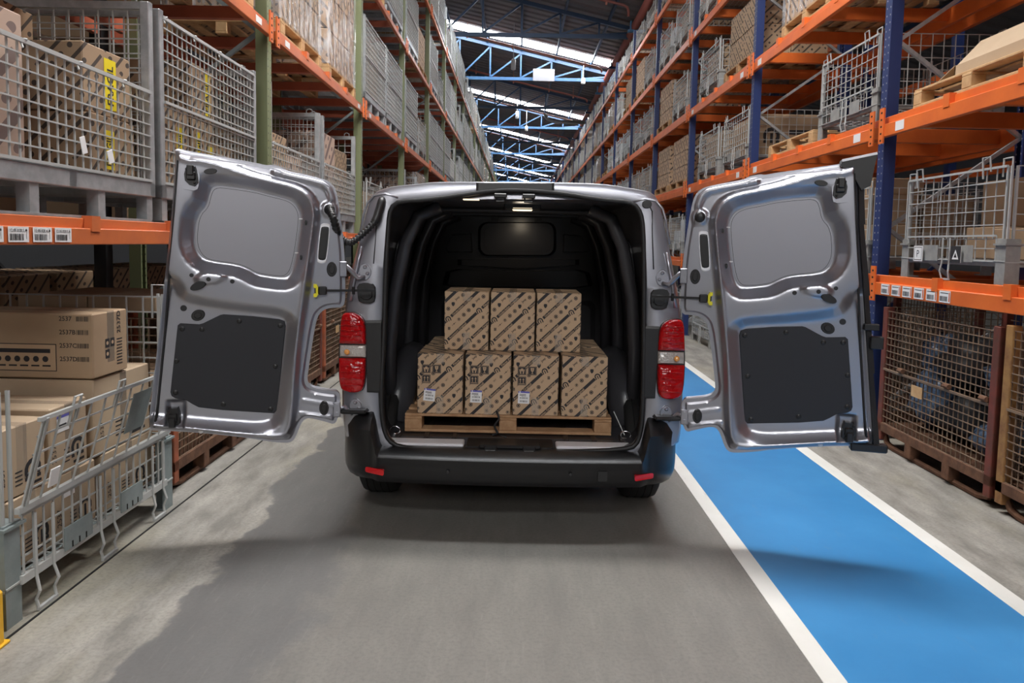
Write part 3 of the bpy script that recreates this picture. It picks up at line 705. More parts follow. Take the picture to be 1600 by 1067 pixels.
# ---------------------------------------------------------------- what stands on the racks
rnd = random.Random(11)
STH = make_stillage('half'); STF = make_stillage('full'); CAGE = make_cage(); CAGE_L = make_cage(L=1.4, D=1.1, H=1.1)
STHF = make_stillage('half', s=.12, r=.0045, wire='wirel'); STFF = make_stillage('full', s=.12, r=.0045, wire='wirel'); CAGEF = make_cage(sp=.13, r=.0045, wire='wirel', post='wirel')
PAL = make_pallet(1.25, 1.05); PALD = make_pallet(1.25, 1.05, dark=True)
LOADS = [make_load(1.25, 1.05, h, mt, nz, ny) for h, mt, nz, ny in ((1.15, 'stripe2', 3, 3), (1.2, 'stripe', 3, 2), (.76, 'stripe2', 2, 3), (.70, 'stripe', 2, 2))]
OPENL = []
def make_stack(L, D, H, mat, nz, ny):
    t = thing('carton_stack', '', 'carton stack'); lw, ll, lh = D/2, L/ny, H/nz
    cm = MB().cbox((.004, .004, .001), (lw-.004, ll-.004, lh-.001), .007).mesh('carton_block', M[mat])
    for i in range(2):
        for j in range(ny):
            for k in range(nz): obj('carton_block', cm, t, (-D/2+i*lw, -L/2+j*ll, k*lh))
    return t
STACKS = [make_stack(1.1, .95, .75, 'stripe', 2, 2), make_stack(1.15, .95, .8, 'stripe2', 3, 3)]
def rackn(side): return 'the green-post rack' if side < 0 else 'the blue-post rack'
def where(side, li, b, pos):
    return f'{ORD[li]} beam level, {"green" if side < 0 else "blue"}-post rack, {"nearest" if b == 1 else ORD[b-1]} bay, {["nearer", "farther"][pos]} half'
CM = {}
def inner_carton(loc, dims, mat, rotz, label, group=None):
    k = (tuple(round(d, 2) for d in dims), mat)
    if k not in CM: CM[k] = carton_mesh(*k[0], mat)
    o = obj('carton', CM[k], None, loc, rotz); tag(o, label, 'box', group); return o
NCART = [0]
def sticker(o, W, Dp, Hh, face, u, v, w_, h, txt=None):    # yellow sticker with upright lettering on one face of a carton
    P = Print(w_, h); P.rect(0, 0, w_, h, 'sticker', 1)
    if txt: P.text(txt, w_*.74, h*.08, w_*.5, 'ink', PI/2, 2, .02, sx=.95*h*.84/max(.01, text_tris(txt, .02)[1]*w_*.5/.7))
    f = {'-y': lambda a, b, d: (u+a, -Dp/2-.001-d, v+b), '-x': lambda a, b, d: (-W/2-.001-d, -(u+a), v+b), '+x': lambda a, b, d: (W/2+.001+d, u+a, v+b)}[face]
    P.build('sticker', o, f, .0008, 'yellow sticker with black letters' if txt else 'yellow sticker')
def put(kind, side, li, b, pos, yc=None, fill=None, z=None, dx=0.0):
    UP, LEV, BH, X0 = (LUP, LLEV, LBH, LX) if side < 0 else (RUP, RLEV, RBH, RX)
    L = UP[b+1] - UP[b]
    if yc is None: yc = UP[b] + L * (.275 if pos == 0 else .725)
    zb = 0 if li < 0 else LEV[li] + BH + .002
    far = yc > 21; D = 1.1 if kind in ('half', 'full') else 1.05
    xc = X0 + side * (D/2 - .0 + dx); rz = 0 if side > 0 else PI
    loc = (xc, yc, zb); wh = where(side, li, b, pos)
    grp = f'{"mesh stillages" if kind in ("half", "full") else "wire containers" if kind == "cage" else "pallet loads"} along {rackn(side)}'
    if kind in ('half', 'full'):
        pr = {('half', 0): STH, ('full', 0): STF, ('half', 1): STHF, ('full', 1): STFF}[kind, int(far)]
        place(pr, loc, rz, f'silver {"half-gated" if kind == "half" else "full-fronted"} mesh stillage, {wh}', grp)
        zi, Hc, Lc = zb + .23, .9, 1.34
    elif kind == 'cage':
        o = place(CAGEF if far else CAGE, loc, rz, f'grey wire container, {wh}', grp); zi, Hc, Lc = zb + .15, .56, 1.02
        o.scale = (1, 1, .65 if side > 0 and li == 4 else 1)
        if side > 0 and li == 4: zi, Hc = zb + .1, .38
    elif kind == 'load':
        place(PAL, loc, rz, f'pale wooden pallet under a wrapped load, {wh}', 'pallets under loads'); i = rnd.randrange(2) + (2 if side > 0 else 0)
        place(LOADS[i], (xc, yc, zb+.138), rz, f'film-wrapped {"tall " if i % 2 else ""}carton load, {wh}', grp); return
    elif kind == 'stack':
        place(PALD, loc, rz, f'dark wooden pallet under stacked cartons, {wh}', 'pallets under loads'); i = rnd.randrange(2)
        place(STACKS[i], (xc, yc, zb+.138), rz, f'{"large" if not i else "small"} printed cartons stacked, {wh}', grp); return
    elif kind == 'pallet':
        place(PAL, loc, rz, f'empty pale wooden pallet, {wh}', 'empty pallets'); return
    # goods inside
    if fill is None: fill = rnd.choice(('one', 'one', 'two', 'two', 'white', 'white', 'none'))
    if fill == 'none': return
    mats = ('white', 'card2') if fill == 'white' else (('stripe3', 'stripe', 'stripe2', 'card') if side < 0 else ('card', 'stripe', 'card', 'stripe2'))
    cname = lambda m_: {'white': 'white', 'card': 'plain brown', 'card2': 'pale brown'}.get(m_, 'printed brown')
    if fill in ('one', 'two', 'white'):
        n = 1 if fill == 'one' else 2
        for j in range(n):
            m_ = mats[0] if fill == 'white' and j == 0 else rnd.choice(mats); l = Lc/n - .06
            inner_carton((xc, yc + (j-(n-1)/2)*Lc/n, zi), (D-.2, l, rnd.choice((.6, .8, .95)) * Hc), m_, 0,
                         f'{cname(m_)} caged carton, {wh}' + ('' if n == 1 else f', {["near", "far"][j]} one'), f'cartons in containers along {rackn(side)}')
    else:           # near containers: rows of separate cartons; fill = list of (x from front, y from near end, z, w, l, h, material, rot)
        for j, (fx, fy, fz, w_, l_, h_, m_, ro, lab) in enumerate(fill):
            o = obj('carton', carton_mesh(w_, l_, h_, m_), None, (X0 + side*(fx + w_/2), yc - Lc/2 + fy + l_/2, zi + fz + .001), ro)
            tag(o, lab, 'box'); yield_list.append((o, w_, l_, h_))
yield_list = []
# left rack, near bays as photographed
put('half', -1, 0, 1, 0, 3.30, [(.06, .02, 0, .5, .42, .62, 'stripe3', 0, 'pink-brown printed carton at the front of the nearest mesh stillage on the left beam'),
    (.62, .04, 0, .42, .6, .5, 'stripe', 0, 'printed carton deep inside the nearest left stillage, beside the pink-brown one'),
    (.06, .90, 0, .4, .42, .30, 'stripe', .03, 'printed carton with yellow sticker low at the far end of the nearest left stillage'),
    (.08, .91, .305, .38, .40, .34, 'stripe', -.04, 'printed carton with tall yellow sticker, upper at the far end of the nearest left stillage'),
    (.6, .86, 0, .42, .46, .45, 'stripe', 0, 'dark printed carton behind the stickered pair in the nearest left stillage'),
    (.58, .88, .46, .4, .4, .42, 'stripe', .05, 'topmost printed carton with FRAGIL sticker at the back of the nearest left stillage')])
for o, w_, l_, h_ in yield_list:
    if 'tall yellow sticker' in o['label']: sticker(o, w_, l_, h_, '+x', -.03, .04, .1, .26, 'FRAGIL')
    elif 'yellow sticker low' in o['label']: sticker(o, w_, l_, h_, '+x', -.1, .03, .1, .2, 'FRAGIL')
    elif 'FRAGIL' in o['label']: sticker(o, w_, l_, h_, '-y', .02, .06, .1, .3, 'FRAGIL')
yield_list = []
put('full', -1, 0, 1, 1, 4.87, [(.06, .03, 0, .45, .36, .50, 'stripe', 0, 'printed carton with yellow strip at the near end of the full-fronted stillage'),
    (.06, .42, 0, .45, .36, .46, 'stripe', .02, 'printed carton with two yellow stickers in the middle of the full-fronted stillage'),
    (.07, .80, 0, .45, .3, .34, 'stripe', -.03, 'short printed carton toward the far end of the full-fronted stillage'),
    (.08, .44, .47, .43, .40, .36, 'stripe', .03, 'printed carton with FRAGIL sticker topmost in the full-fronted stillage')])
for o, w_, l_, h_ in yield_list:
    if 'topmost' in o['label']: sticker(o, w_, l_, h_, '+x', .02, .05, .1, .28, 'FRAGIL')
    elif 'two yellow' in o['label']: sticker(o, w_, l_, h_, '+x', -.12, .12, .09, .26, 'FRAGIL'); sticker(o, w_, l_, h_, '+x', .07, .05, .09, .26, 'FRAGIL')
    elif 'yellow strip' in o['label']: sticker(o, w_, l_, h_, '+x', .02, .12, .07, .25, 'FRAGIL')
put('half', -1, 0, 2, 0, 6.68, [(.1, .05, 0, .85, .6, .62, 'stripe', .02, 'large printed carton at the near end of the half-gated stillage past the first olive post'), (.15, .70, 0, .8, .58, .5, 'stripe3', -.03, 'pink-brown carton at the far end of the half-gated stillage past the first olive post')])
put('half', -1, 0, 2, 1, 8.28, [(.06, .04, 0, .8, .6, .85, 'stripe3', .02, 'tall pink-brown carton in the stillage before the second olive post, near end'), (.08, .68, 0, .7, .6, .75, 'stripe', .0, 'tall printed carton in the stillage before the second olive post, far end')])
for b in (1, 2): put('load', -1, 1, b, 0); put('load', -1, 1, b, 1)
put('full', -1, 1, 3, 0, None, 'two'); put('full', -1, 1, 3, 1, None, 'white')
put('cage', -1, 0, 3, 0, None, 'one'); put('cage', -1, 0, 3, 1, None, 'two')
put('load', -1, 2, 3, 0); put('half', -1, 2, 3, 1, None, 'one')
# right rack, near bays
put('cage', 1, 0, 1, 1, 4.86, [(.2, .02, 0, .3, .36, .20, 'card', 0, 'plain brown carton with white tag at the near end inside the nearest right cage'),
    (.3, .42, 0, .5, .38, .22, 'card', 0, 'plain low carton in the middle of the nearest right cage'), (.55, .03, 0, .36, .32, .24, 'card2', 0, 'pale carton at the back near end of the nearest right cage'),
    (.5, .45, .225, .42, .5, .34, 'card', .04, 'dark upper carton lying deep in the nearest right cage')])
put('cage', 1, 0, 2, 0, 6.54, [(.07, .03, 0, .4, .33, .26, 'card', 0, 'brown carton with label low at the near end of the cage behind the blue post'),
    (.07, .38, 0, .4, .33, .26, 'card', 0, 'brown carton with label low in the middle of the cage behind the blue post'), (.07, .73, 0, .4, .31, .26, 'card', 0, 'brown carton low at the far end of the cage behind the blue post'),
    (.07, .05, .262, .4, .33, .26, 'card', 0, 'brown carton with label on the upper row, near end, behind the blue post'), (.07, .40, .262, .4, .33, .26, 'card', 0, 'brown carton with label on the upper row, middle, behind the blue post'),
    (.08, .1, .525, .45, .6, .14, 'card', .03, 'wide brown carton laid across the top of the cage behind the blue post'), (.52, .05, 0, .42, .9, .52, 'card', 0, 'tall brown carton at the back of the cage behind the blue post')])
put('cage', 1, 0, 2, 1, 8.05, 'one')
put('pallet', 1, 1, 1, 1, 4.78)
put('cage', 1, 1, 2, 0, 6.52, 'none'); put('pallet', 1, 1, 2, 1, 7.85)
put('cage', 1, 1, 3, 0, 9.82, 'none'); put('cage', 1, 1, 3, 1, 11.2, 'one')
put('load', 1, 2, 2, 1, 7.6); put('cage', 1, 2, 2, 0, 6.3, 'one'); put('stack', 1, 2, 3, 0, 9.85); put('cage', 1, 2, 3, 1, 11.3, 'one')
put('cage', 1, 2, 1, 1, 4.9, 'one'); put('cage', 1, 2, 1, 0, 3.4, 'two')
put('cage', 1, 3, 2, 0, None, 'one'); put('cage', 1, 3, 2, 1, None, 'none'); put('cage', 1, 3, 3, 0, None, 'one'); put('cage', 1, 3, 3, 1, None, 'two')
bc = inner_carton((RX+.56, 9.82, RLEV[1]+RBH+.155), (.86, .98, .52), 'card', 0, 'large brown carton with round m mark in a right cage beyond the second blue post')
P = Print(.86, .52); P.omega_m(.2, .24, .11, 'ink'); P.rect(.42, .26, .8, .32, 'ink')
for k in range(4): P.disc(.46 + .09*k, .19, .03, 'ink')
P.build('print', bc, lambda u, v, d: (-.43+u, -.49-d, v), .001)
for b in range(4, 19):
    for li in range(4):
        if LUP[b] > 20 and LLEV[li] + 1.4 < 1.57 + .085*LUP[b]: continue       # hidden behind the van's roof
        if LUP[b] > 55: continue
        for pos in (0, 1):
            put(rnd.choices(('full', 'half', 'load', 'cage', 'stack'), (5, 2, 1.2, 1.2, .4))[0], -1, li, b, pos)
for b in range(4, 19):
    for li in range(5):
        if RUP[b] > 20 and RLEV[li] + 1.2 < 1.57 + .085*RUP[b]: continue
        if RUP[b] > 55: continue
        for pos in (0, 1):
            if rnd.random() < .08: continue
            put(rnd.choices(('cage', 'load', 'stack', 'pallet'), (6, .8, 1.2, .3) if li < 4 else (1, 0, 0, 0))[0], 1, li, b, pos)
# rows of goods standing on the floor under the racks
C_R = make_crate(1.36, 1.0, 1.12, 'rustr', 'rustw'); C_Y = make_crate(1.36, 1.0, 1.14, 'rusty', 'rustw'); C_O = make_crate(1.36, 1.0, 1.1, 'crateo', 'rustw')
place(C_R, (2.925+.5, 4.93, 0), 0, 'rusty mesh crate with red corner post on the floor by the blue lane')
place(C_Y, (2.925+.5, 3.52, 0), 0, 'ochre-painted rusty mesh crate on the floor nearest the camera, right')
place(C_O, (-2.06-.5, 4.86, 0), PI, 'orange-red mesh crate on the floor beyond the grey-green container')
for k, yy in enumerate((6.75, 8.2, 9.9, 11.4, 13.2)):
    place(C_O if k % 2 else C_R, (-2.06-.5, yy, 0), PI, f'brown-red mesh crate on the floor under the green-post rack, {ORD[k]} past the left door')
for k, yy in enumerate((9.9, 11.3, 13.4, 14.8)): place(CAGE, (RX+.55, yy, 0), 0, f'grey wire container on the floor beside the blue lane, {ORD[k]} past the van')
for k, yy in enumerate((6.6, 8.2)): place(C_R, (RX+.5, yy, 0), 0, f'rusty mesh crate on the floor behind the right van door, {ORD[k]} past the blue post')
# open carton and its flaps on the pallet above the near right cage
zt = RLEV[1]+RBH+.14
o = thing('open_carton', 'flattened pale open carton lying on the wooden pallet of the upper right beam', 'box', (RX+.52, 4.78, zt))
part('tray', MB().box((-.42, -.55, 0), (.45, .3, .008)).box((-.42, -.55, 0), (-.41, .3, .1)).box((.44, -.55, 0), (.45, .3, .22)).box((-.42, -.55, 0), (.45, -.54, .2)).box((-.42, .29, 0), (.45, .3, .1)), M['card2'], o)
part('flap', MB().prism([(-.55, 0), (.3, 0), (.26, .3), (-.5, .3)], lambda u, v: (-.41+v*.45, u, .1+v*.55), lambda u, v: (-.405+v*.45, u, .1+v*.55)), M['card2'], o)
part('flap', MB().prism([(-.42, 0), (.45, 0), (.41, .34), (-.38, .34)], lambda u, v: (u, .3+v*.95, .1-v*.22), lambda u, v: (u, .3+v*.95, .106-v*.22)), M['card2'], o)
# dark machine parts wrapped in film inside the near right crates
def lump(seed, r, sc, mat):
    q = random.Random(seed); mb = MB(); n, k = 9, 12; ph = [q.uniform(0, 6) for _ in range(6)]
    prof = []
    vs = []
    for i in range(n+1):
        t = PI*i/n
        for j in range(k):
            p = 2*PI*j/k; rr = r * (1 + .16*math.sin(3*p+ph[0]+2*t) + .14*math.sin(5*t+ph[1]+p) + .07*math.sin(7*p+ph[2]))
            vs.append((rr*math.sin(t)*math.cos(p)*sc[0], rr*math.sin(t)*math.sin(p)*sc[1], r*sc[2] - rr*math.cos(t)*sc[2]*.97))
    mb.add(vs, [(i*k+j, i*k+(j+1) % k, (i+1)*k+(j+1) % k, (i+1)*k+j) for i in range(n) for j in range(k)])
    return mb.mesh('wrapped_part', M[mat], True)
for k, (x, yy, z, r, sc, mt, lab) in enumerate(((3.22, 4.5, .21, .2, (1, 1, .8), 'bag', 'blue film-wrapped machine part low at the near end of the red-post crate'), (3.3, 4.95, .21, .25, (1.1, 1, .7), 'machine', 'dark machine part in the middle of the red-post crate'),
      (3.25, 5.35, .21, .19, (1, 1, 1.1), 'bag', 'blue film-wrapped part at the far end of the red-post crate'), (3.3, 4.55, .55, .2, (1, 1.1, .8), 'bag', 'blue film-wrapped part stacked at the near end of the red-post crate'),
      (3.35, 5.1, .58, .26, (1, 1.2, .7), 'machine', 'dark machine part stacked in the middle of the red-post crate'), (3.3, 5.42, .62, .15, (1, 1, 1.0), 'bag', 'blue film-wrapped part stacked at the far end of the red-post crate'))):
    o = obj('wrapped_part', lump(k, r, sc, mt), None, (x, yy, z), k*.7); tag(o, lab, 'machine part')
inner_carton((3.42, 3.5, .201), (.8, 1.1, .7), 'card', 0, 'brown carton filling the ochre-painted crate at the right')
for k, yy in enumerate((4.5, 5.1)): inner_carton((-2.6, yy, .201), (.7, .5, .5), 'card', 0, f'brown carton in the orange-red crate, {["nearer", "farther"][k]} of two')
for k, (x, w_) in enumerate(((-2.83, .42), (-2.40, .42))): inner_carton((x, 4.62, 1.103), (w_, .74, .09), 'card2', 0, f'long flat pale carton lying across the orange-red crate, {["deeper", "aisle-side"][k]} of two')
# goods on the dark rack behind the left one
for k, (x, yy, li, w_, l_, h_) in enumerate(((-3.95, 3.25, 0, .8, .42, .32), (-3.95, 3.8, 0, .8, .42, .32), (-4.0, 4.9, 0, .8, .7, .4), (-4.0, 6.7, 0, .9, 1.1, .7), (-4.0, 8.2, 0, .9, 1.0, .6), (-4, 4.4, -1, .9, 1.2, .9), (-4, 6, -1, .9, 1.2, .9), (-4, 7.6, -1, .9, 1.2, .9), (-4, 5, 1, .9, 1.2, .9), (-4, 7, 1, .9, 1.2, .9))):
    zz = 0 if li < 0 else LLEV[li]+.12
    inner_carton((x, yy, zz+.001), (w_, l_, h_), 'stripe' if k < 2 else 'card', 0, f'{"printed" if k < 2 else "plain"} carton, {"floor" if li < 0 else ORD[li]+" level"} of the dark rack behind, {ORD[k]} from the camera')
for k in range(6):
    inner_carton((-3.95, 4.45 + .62*k, .905), (.8, .5, .36), 'stripe', .05*math.sin(k*2), f'printed carton atop brown cartons of the dark rack behind, {ORD[k]} from the camera')

# ---------------------------------------------------------------- the van
VX = -.0203; V0 = Vector((VX, 6.2, 0))
van = thing('cargo_van', 'silver-grey panel van with both rear doors swung open, loaded with cartons', 'van', V0)
VP0, VN = (0, 3.79, .45), Vector((0, 1, -.06)).normalized()
def BY(px, py): return unproj(px, py, VP0, VN)
def vpart(name, mb, mat, smooth=False, parent=None, label=None, kind=None):
    mb.v = [(x-V0.x, y-V0.y, z) for x, y, z in mb.v]
    return part(name, mb, mat, parent or van, smooth, label, kind)
def shade_auto(o, deg=35):
    me = o.data
    me.polygons.foreach_set('use_smooth', [True]*len(me.polygons))
    try: me.set_sharp_from_angle(angle=math.radians(deg))
    except Exception: pass
    return o
mir = lambda p: Vector((2*VX - p[0], p[1], p[2]))
OUTL = [(577,308),(583,300),(595,295),(614.5,289.5),(656,286),(674,283.3),(744,283),(810,283.3),(870,284),(926,285.7),(950,287),(992,294),(1017,298),(1026,304),(1034,322),(1044,370),(1056,430),(1066,490),(1069,560),(1069,620),(1067,670),(1060,706),(930,716),(800,716),(660,712),(541,698),(533,655),(532,600),(533,550),(536,494),(543,438),(553,400),(563.7,357.5),(570,330)]
INNL = [(600,530),(603,420),(607.5,345),(610,328),(616,319),(627,314.5),(667,312.5),(709,306.8),(765,298.5),(807,297),(870,301),(940,312.7),(980,315.3),(992,319.5),(1000,330),(1004.8,350.5),(1006,420),(1006,515),(1005,617.5),(1002,668),(997,690),(984,702),(870,706),(730,704.5),(630,700),(608,690),(599,668),(595,617.5)]
def ray_poly(c, ang, poly):
    d = (math.cos(ang), math.sin(ang)); best = None
    for a, b in zip(poly, poly[1:] + poly[:1]):
        ex, ey = b[0]-a[0], b[1]-a[1]; den = d[0]*ey - d[1]*ex
        if abs(den) < 1e-9: continue
        ax, ay = a[0]-c[0], a[1]-c[1]; t = (ax*ey - ay*ex)/den; u = (ax*d[1] - ay*d[0])/den
        if t > 0 and -1e-6 <= u <= 1+1e-6 and (best is None or t < best): best = t
    return (c[0]+d[0]*best, c[1]+d[1]*best)
RC = (803, 505); out_s = smooth_poly(OUTL, 1); inn_s = smooth_poly(INNL, 2); NA = 180
# denser near the corners
angs = sorted(2*PI*k/NA for k in range(NA))
lay = []; inner3 = []; outer3 = []
for k, a in enumerate(angs):
    i = ray_poly(RC, a, inn_s); o = ray_poly(RC, a, out_s); row = []
    for t, dy in ((0, .05), (0.03, .012), (.10, 0), (.45, -.004), (.80, .002), (.93, .008), (1.0, .035)):
        p = BY(i[0]+(o[0]-i[0])*t, i[1]+(o[1]-i[1])*t); row.append(Vector((p.x, p.y+dy, p.z)))
    lay.append(row); inner3.append(row[0]); outer3.append(row[-1])
mb = MB(); nl = 7
ext = [(.10, 1.006, 0), (.45, 1.02, 0), (1.6, 1.03, .005), (3.2, 1.03, 0), (3.75, 1.02, -.03), (4.25, .99, -.55), (4.85, .93, -.75), (5.0, .6, -.9)]
for row in lay:
    mb.v += row; p = row[-1]
    for dy, sx, dz in ext:
        z = p.z + dz*max(0, (p.z-.9))/1.0
        mb.v.append((VX + (p.x-VX)*sx, 3.88+dy, z))
nn = nl + len(ext)
for k in range(NA):
    for j in range(nn-1): mb.f.append((k*nn+j, k*nn+j+1, ((k+1) % NA)*nn+j+1, ((k+1) % NA)*nn+j))
mb.f.append(tuple(k*nn+nn-1 for k in range(NA))); mb.m = [0]*len(mb.f)
shade_auto(vpart('body_shell', mb, M['paint']), 40)
# roof edge: black block in the middle of the header, swage bumps
def patch(name, poly, mat, d0, d1, smooth=False, parent=None, mirror=False, base=BY, label=None, n=VN):
    # a raised plate: outline traced on the rear face, given thickness from d0 to d1 towards the rear
    mb = MB(); T = [base(*p) for p in poly]
    if mirror: T = [mir(p) for p in T][::-1]
    k = len(T); mb.v = [p + Vector((0, -d0, 0)) for p in T] + [p + Vector((0, -d1, 0)) for p in T]
    c = sum(T, Vector())/k
    mb.v += [c + (p-c)*.94 + Vector((0, -d1-.003, 0)) for p in T]
    mb.f = [tuple(range(2*k, 3*k))] + [(i, (i+1) % k, k+(i+1) % k, k+i) for i in range(k)] + [(k+i, k+(i+1) % k, 2*k+(i+1) % k, 2*k+i) for i in range(k)] + [tuple(range(k))[::-1]]
    mb.m = [0]*len(mb.f)
    return vpart(name, mb, mat, smooth, parent, label)
patch('header_block', [(744,285.5),(866,286),(866,299),(835,296.5),(806,296),(770,297),(744,300)], M['black'], -.012, .005)
patch('header_return', [(716,311.5),(765,303.5),(807,301.5),(868,304.5),(918,311.5),(868,311),(807,310.5),(765,310.5)], M['paint'], -.05, -.035)
# rubber seal around the load opening
ring = [BY(*ray_poly(RC, a, inn_s)) + Vector((0, -.006, 0)) for a in angs]
vpart('opening_seal', MB().tube(ring + ring[:1], .013, 6, caps=False), M['seal'], True)
for m in (False, True):
    # drip channel bead at the upper corner, rib down the pillar, body recesses
    tb = lambda pts, r, d=0: MB().tube([mir(BY(*p)+Vector((0, -d, 0))) if m else BY(*p)+Vector((0, -d, 0)) for p in pts], r, 6)
    vpart('drip_bead', tb([(561,372),(568,335),(574,317),(585,305),(602,303),(622,309)], .007), M['paint'], True)
    vpart('drip_bead', tb([(584,412),(588,360),(590,322),(597,309)], .005), M['seal'], True)
    vpart('pillar_rib', tb([(548,470),(553,440),(560,408),(566,385)], .012, .0), M['paint'], True)
    patch('pillar_trim', [(572,500),(597,500),(596,612),(590,613),(574,612)], M['black'], .0, .012, mirror=m)
    patch('door_stop', smooth_poly([(559,444),(572,441),(587,444),(588,462),(585,474),(563,473),(560,462)], 1), M['black'], -.004, .022, mirror=m)
    patch('door_stop_core', smooth_poly([(566,451),(583,451),(583,467),(566,467)], 1), M['seal'], .02, .034, mirror=m)
    # hinges, upper and lower, with three bolts and the curved arm
    for (cx, cy), armp in (((571, 425), [(571,432),(561,434),(553,424),(546,416),(538,418)]), ((556, 636), [(553,645),(546,640),(540,632),(533,636),(527,640)])):
        pl = smooth_poly([(cx-9,cy-9),(cx,cy-15),(cx+8,cy-8),(cx+10,cy+1),(cx+5,cy+12),(cx-5,cy+13),(cx-9,cy+4)], 1)
        h = patch('body_hinge', pl, M['paint'], -.002, .007, mirror=m)
        for dx, dy in ((0,-8),(4,2),(-3,7)):
            q = BY(cx+dx, cy+dy); q = mir(q) if m else q
            b = MB().lathe([(.011, -.0), (.011, -.008), (.006, -.012)], (q.x, q.y-.006, q.z), 'y', 8); vpart('bolt', b, M['paint'], False, h)
        pts = [BY(*p) + Vector((0, -.018-.012*k, 0)) for k, p in enumerate(armp)]; pts = [mir(p) if m else p for p in pts]
        vpart('hinge_arm', MB().tube(pts, [.012, .012, .014, .013, .012], 8), M['paint'], True, h)
        q = BY(*armp[-1]) + Vector((0, -.065, 0)); q = mir(q) if m else q
        vpart('hinge_pin', MB().cyl((q.x, q.y, q.z-.042), (q.x, q.y, q.z+.042), .014, 10).cbox((q.x-.02, q.y-.012, q.z-.032), (q.x+.02, q.y+.03, q.z-.012), .003).cbox((q.x-.02, q.y-.012, q.z+.012), (q.x+.02, q.y+.03, q.z+.032), .003), M['paint'], False, h)
    # tail lamp: dark housing, red lens above and below, clear lens between with its amber bulb
    LP = smooth_poly([(535,489),(545,486),(560,488),(570,496),(574,512),(574,560),(572,606),(562,612.5),(541,610),(531,604),(529.5,560),(532,520)], 2)
    lamp = patch('tail_lamp', LP, M['black'], -.01, .012, mirror=m, label='red tail lamp with a clear middle band')
    def lens(name, y0, y1, mat, d):
        P = clip_poly([(551.5+(x-551.5)*.96, 549+(y-549)*.985) for x, y in LP], 0, y0, 2000, y1)
        k = len(P); mb = MB()
        for dd, sc in ((.0, 1.0), (d*.55, 1.0), (d*.85, .95), (d, .82)):
            cy = sum(p[1] for p in P)/k
            for x, y in P:
                q = BY(551.5+(x-551.5)*sc, cy+(y-cy)*sc) + Vector((0, -.012-dd + .03*((x-551.5)/22)**2*(1 if x < 551 else .3), 0)); mb.v.append(mir(q) if m else q)
        for j in range(3):
            for i in range(k): mb.f.append((j*k+i, j*k+(i+1) % k, (j+1)*k+(i+1) % k, (j+1)*k+i))
        mb.f.append(tuple(3*k+i for i in range(k)))
        if m: mb.f = [f[::-1] for f in mb.f]
        mb.m = [0]*len(mb.f); return shade_auto(vpart(name, mb, mat, False, lamp), 50)
    lens('red_lens', 480, 536.5, M['red'], .05); lens('clear_lens', 538, 557, M['clear'], .035); lens('red_lens', 558.5, 620, M['red'], .05)
    q = BY(545, 548); q = mir(q) if m else q
    vpart('amber_bulb', MB().lathe([(.002, -.052), (.012, -.05), (.016, -.044), (.012, -.036)], q, 'y', 10), M['amber'], True, lamp)
    for k, yy in enumerate((498, 506, 514, 522, 530, 568, 578, 588, 598)):     # ribs in the red lens
        a, b = BY(537, yy), BY(568, yy); a, b = (mir(a), mir(b)) if m else (a, b)
        vpart('lens_rib', MB().tube([a+Vector((0, -.057, 0)), (a+b)/2+Vector((0, -.067, 0)), b+Vector((0, -.060, 0))], .0022, 5), M['red'], True, lamp)
patch('seal_plug', smooth_poly([(1003,315),(1010,312),(1018,315),(1018,323),(1010,326),(1003,323)], 2), M['black'], 0, .012)
# header strikers and load-edge hardware
for px, py in ((782, 306), (826, 307)):
    q = BY(px, py)
    vpart('door_striker', MB().cbox((q.x-.035, q.y-.03, q.z-.012), (q.x+.035, q.y+.02, q.z+.012), .004).tube([(q.x-.022, q.y-.02, q.z-.01), (q.x-.022, q.y-.02, q.z-.03), (q.x+.022, q.y-.02, q.z-.03), (q.x+.022, q.y-.02, q.z-.01)], .006, 6), M['black'])
# cargo space
FZ = .455; YB = 6.28
lin = []
for a, p in zip(angs, inner3):
    x, z = p.x, p.z
    X = VX + (x-VX)*1.0; Z = z
    rows = [Vector((x, p.y, z)), Vector((VX+(x-VX)*1.05, p.y+.05, (z if z < .6 else min(1.80, z+.012)) if z > FZ else FZ-.005))]
    for t in (.12, .5, 1.0):
        xx = VX + (x-VX)*1.075; zz = max(FZ-.005, min(1.80, z+.02)); ww = .80 - .14*max(0, (zz-1.0)/.8)**1.6
        xx = VX + max(-ww, min(ww, xx-VX)) ; rows.append(Vector((xx, p.y+.1 + (YB-p.y-.1)*t, zz)))
    lin.append(rows)
mb = MB(); nr = 5
for r in lin: mb.v += r
for k in range(NA):
    for j in range(nr-1): mb.f.append((k*nr+j, ((k+1) % NA)*nr+j, ((k+1) % NA)*nr+j+1, k*nr+j+1))
mb.f.append(tuple(k*nr+nr-1 for k in range(NA))[::-1]); mb.m = [0]*len(mb.f)
shade_auto(vpart('cargo_lining', mb, M['trim']), 40)
fl = MB().box((VX-.74, 3.96, FZ-.012), (VX+.74, YB-.02, FZ))
for k in range(9):
    for ya, yb in ((3.99, 4.12),): 
        x = VX - .64 + .16*k
        if k not in (3, 4, 5): fl.cbox((x-.016, 3.93, FZ-.006), (x+.016, 6.1, FZ+.006), .005)
vpart('load_floor', fl, pbr('load_floor_brown', (.035, .027, .025), .38))
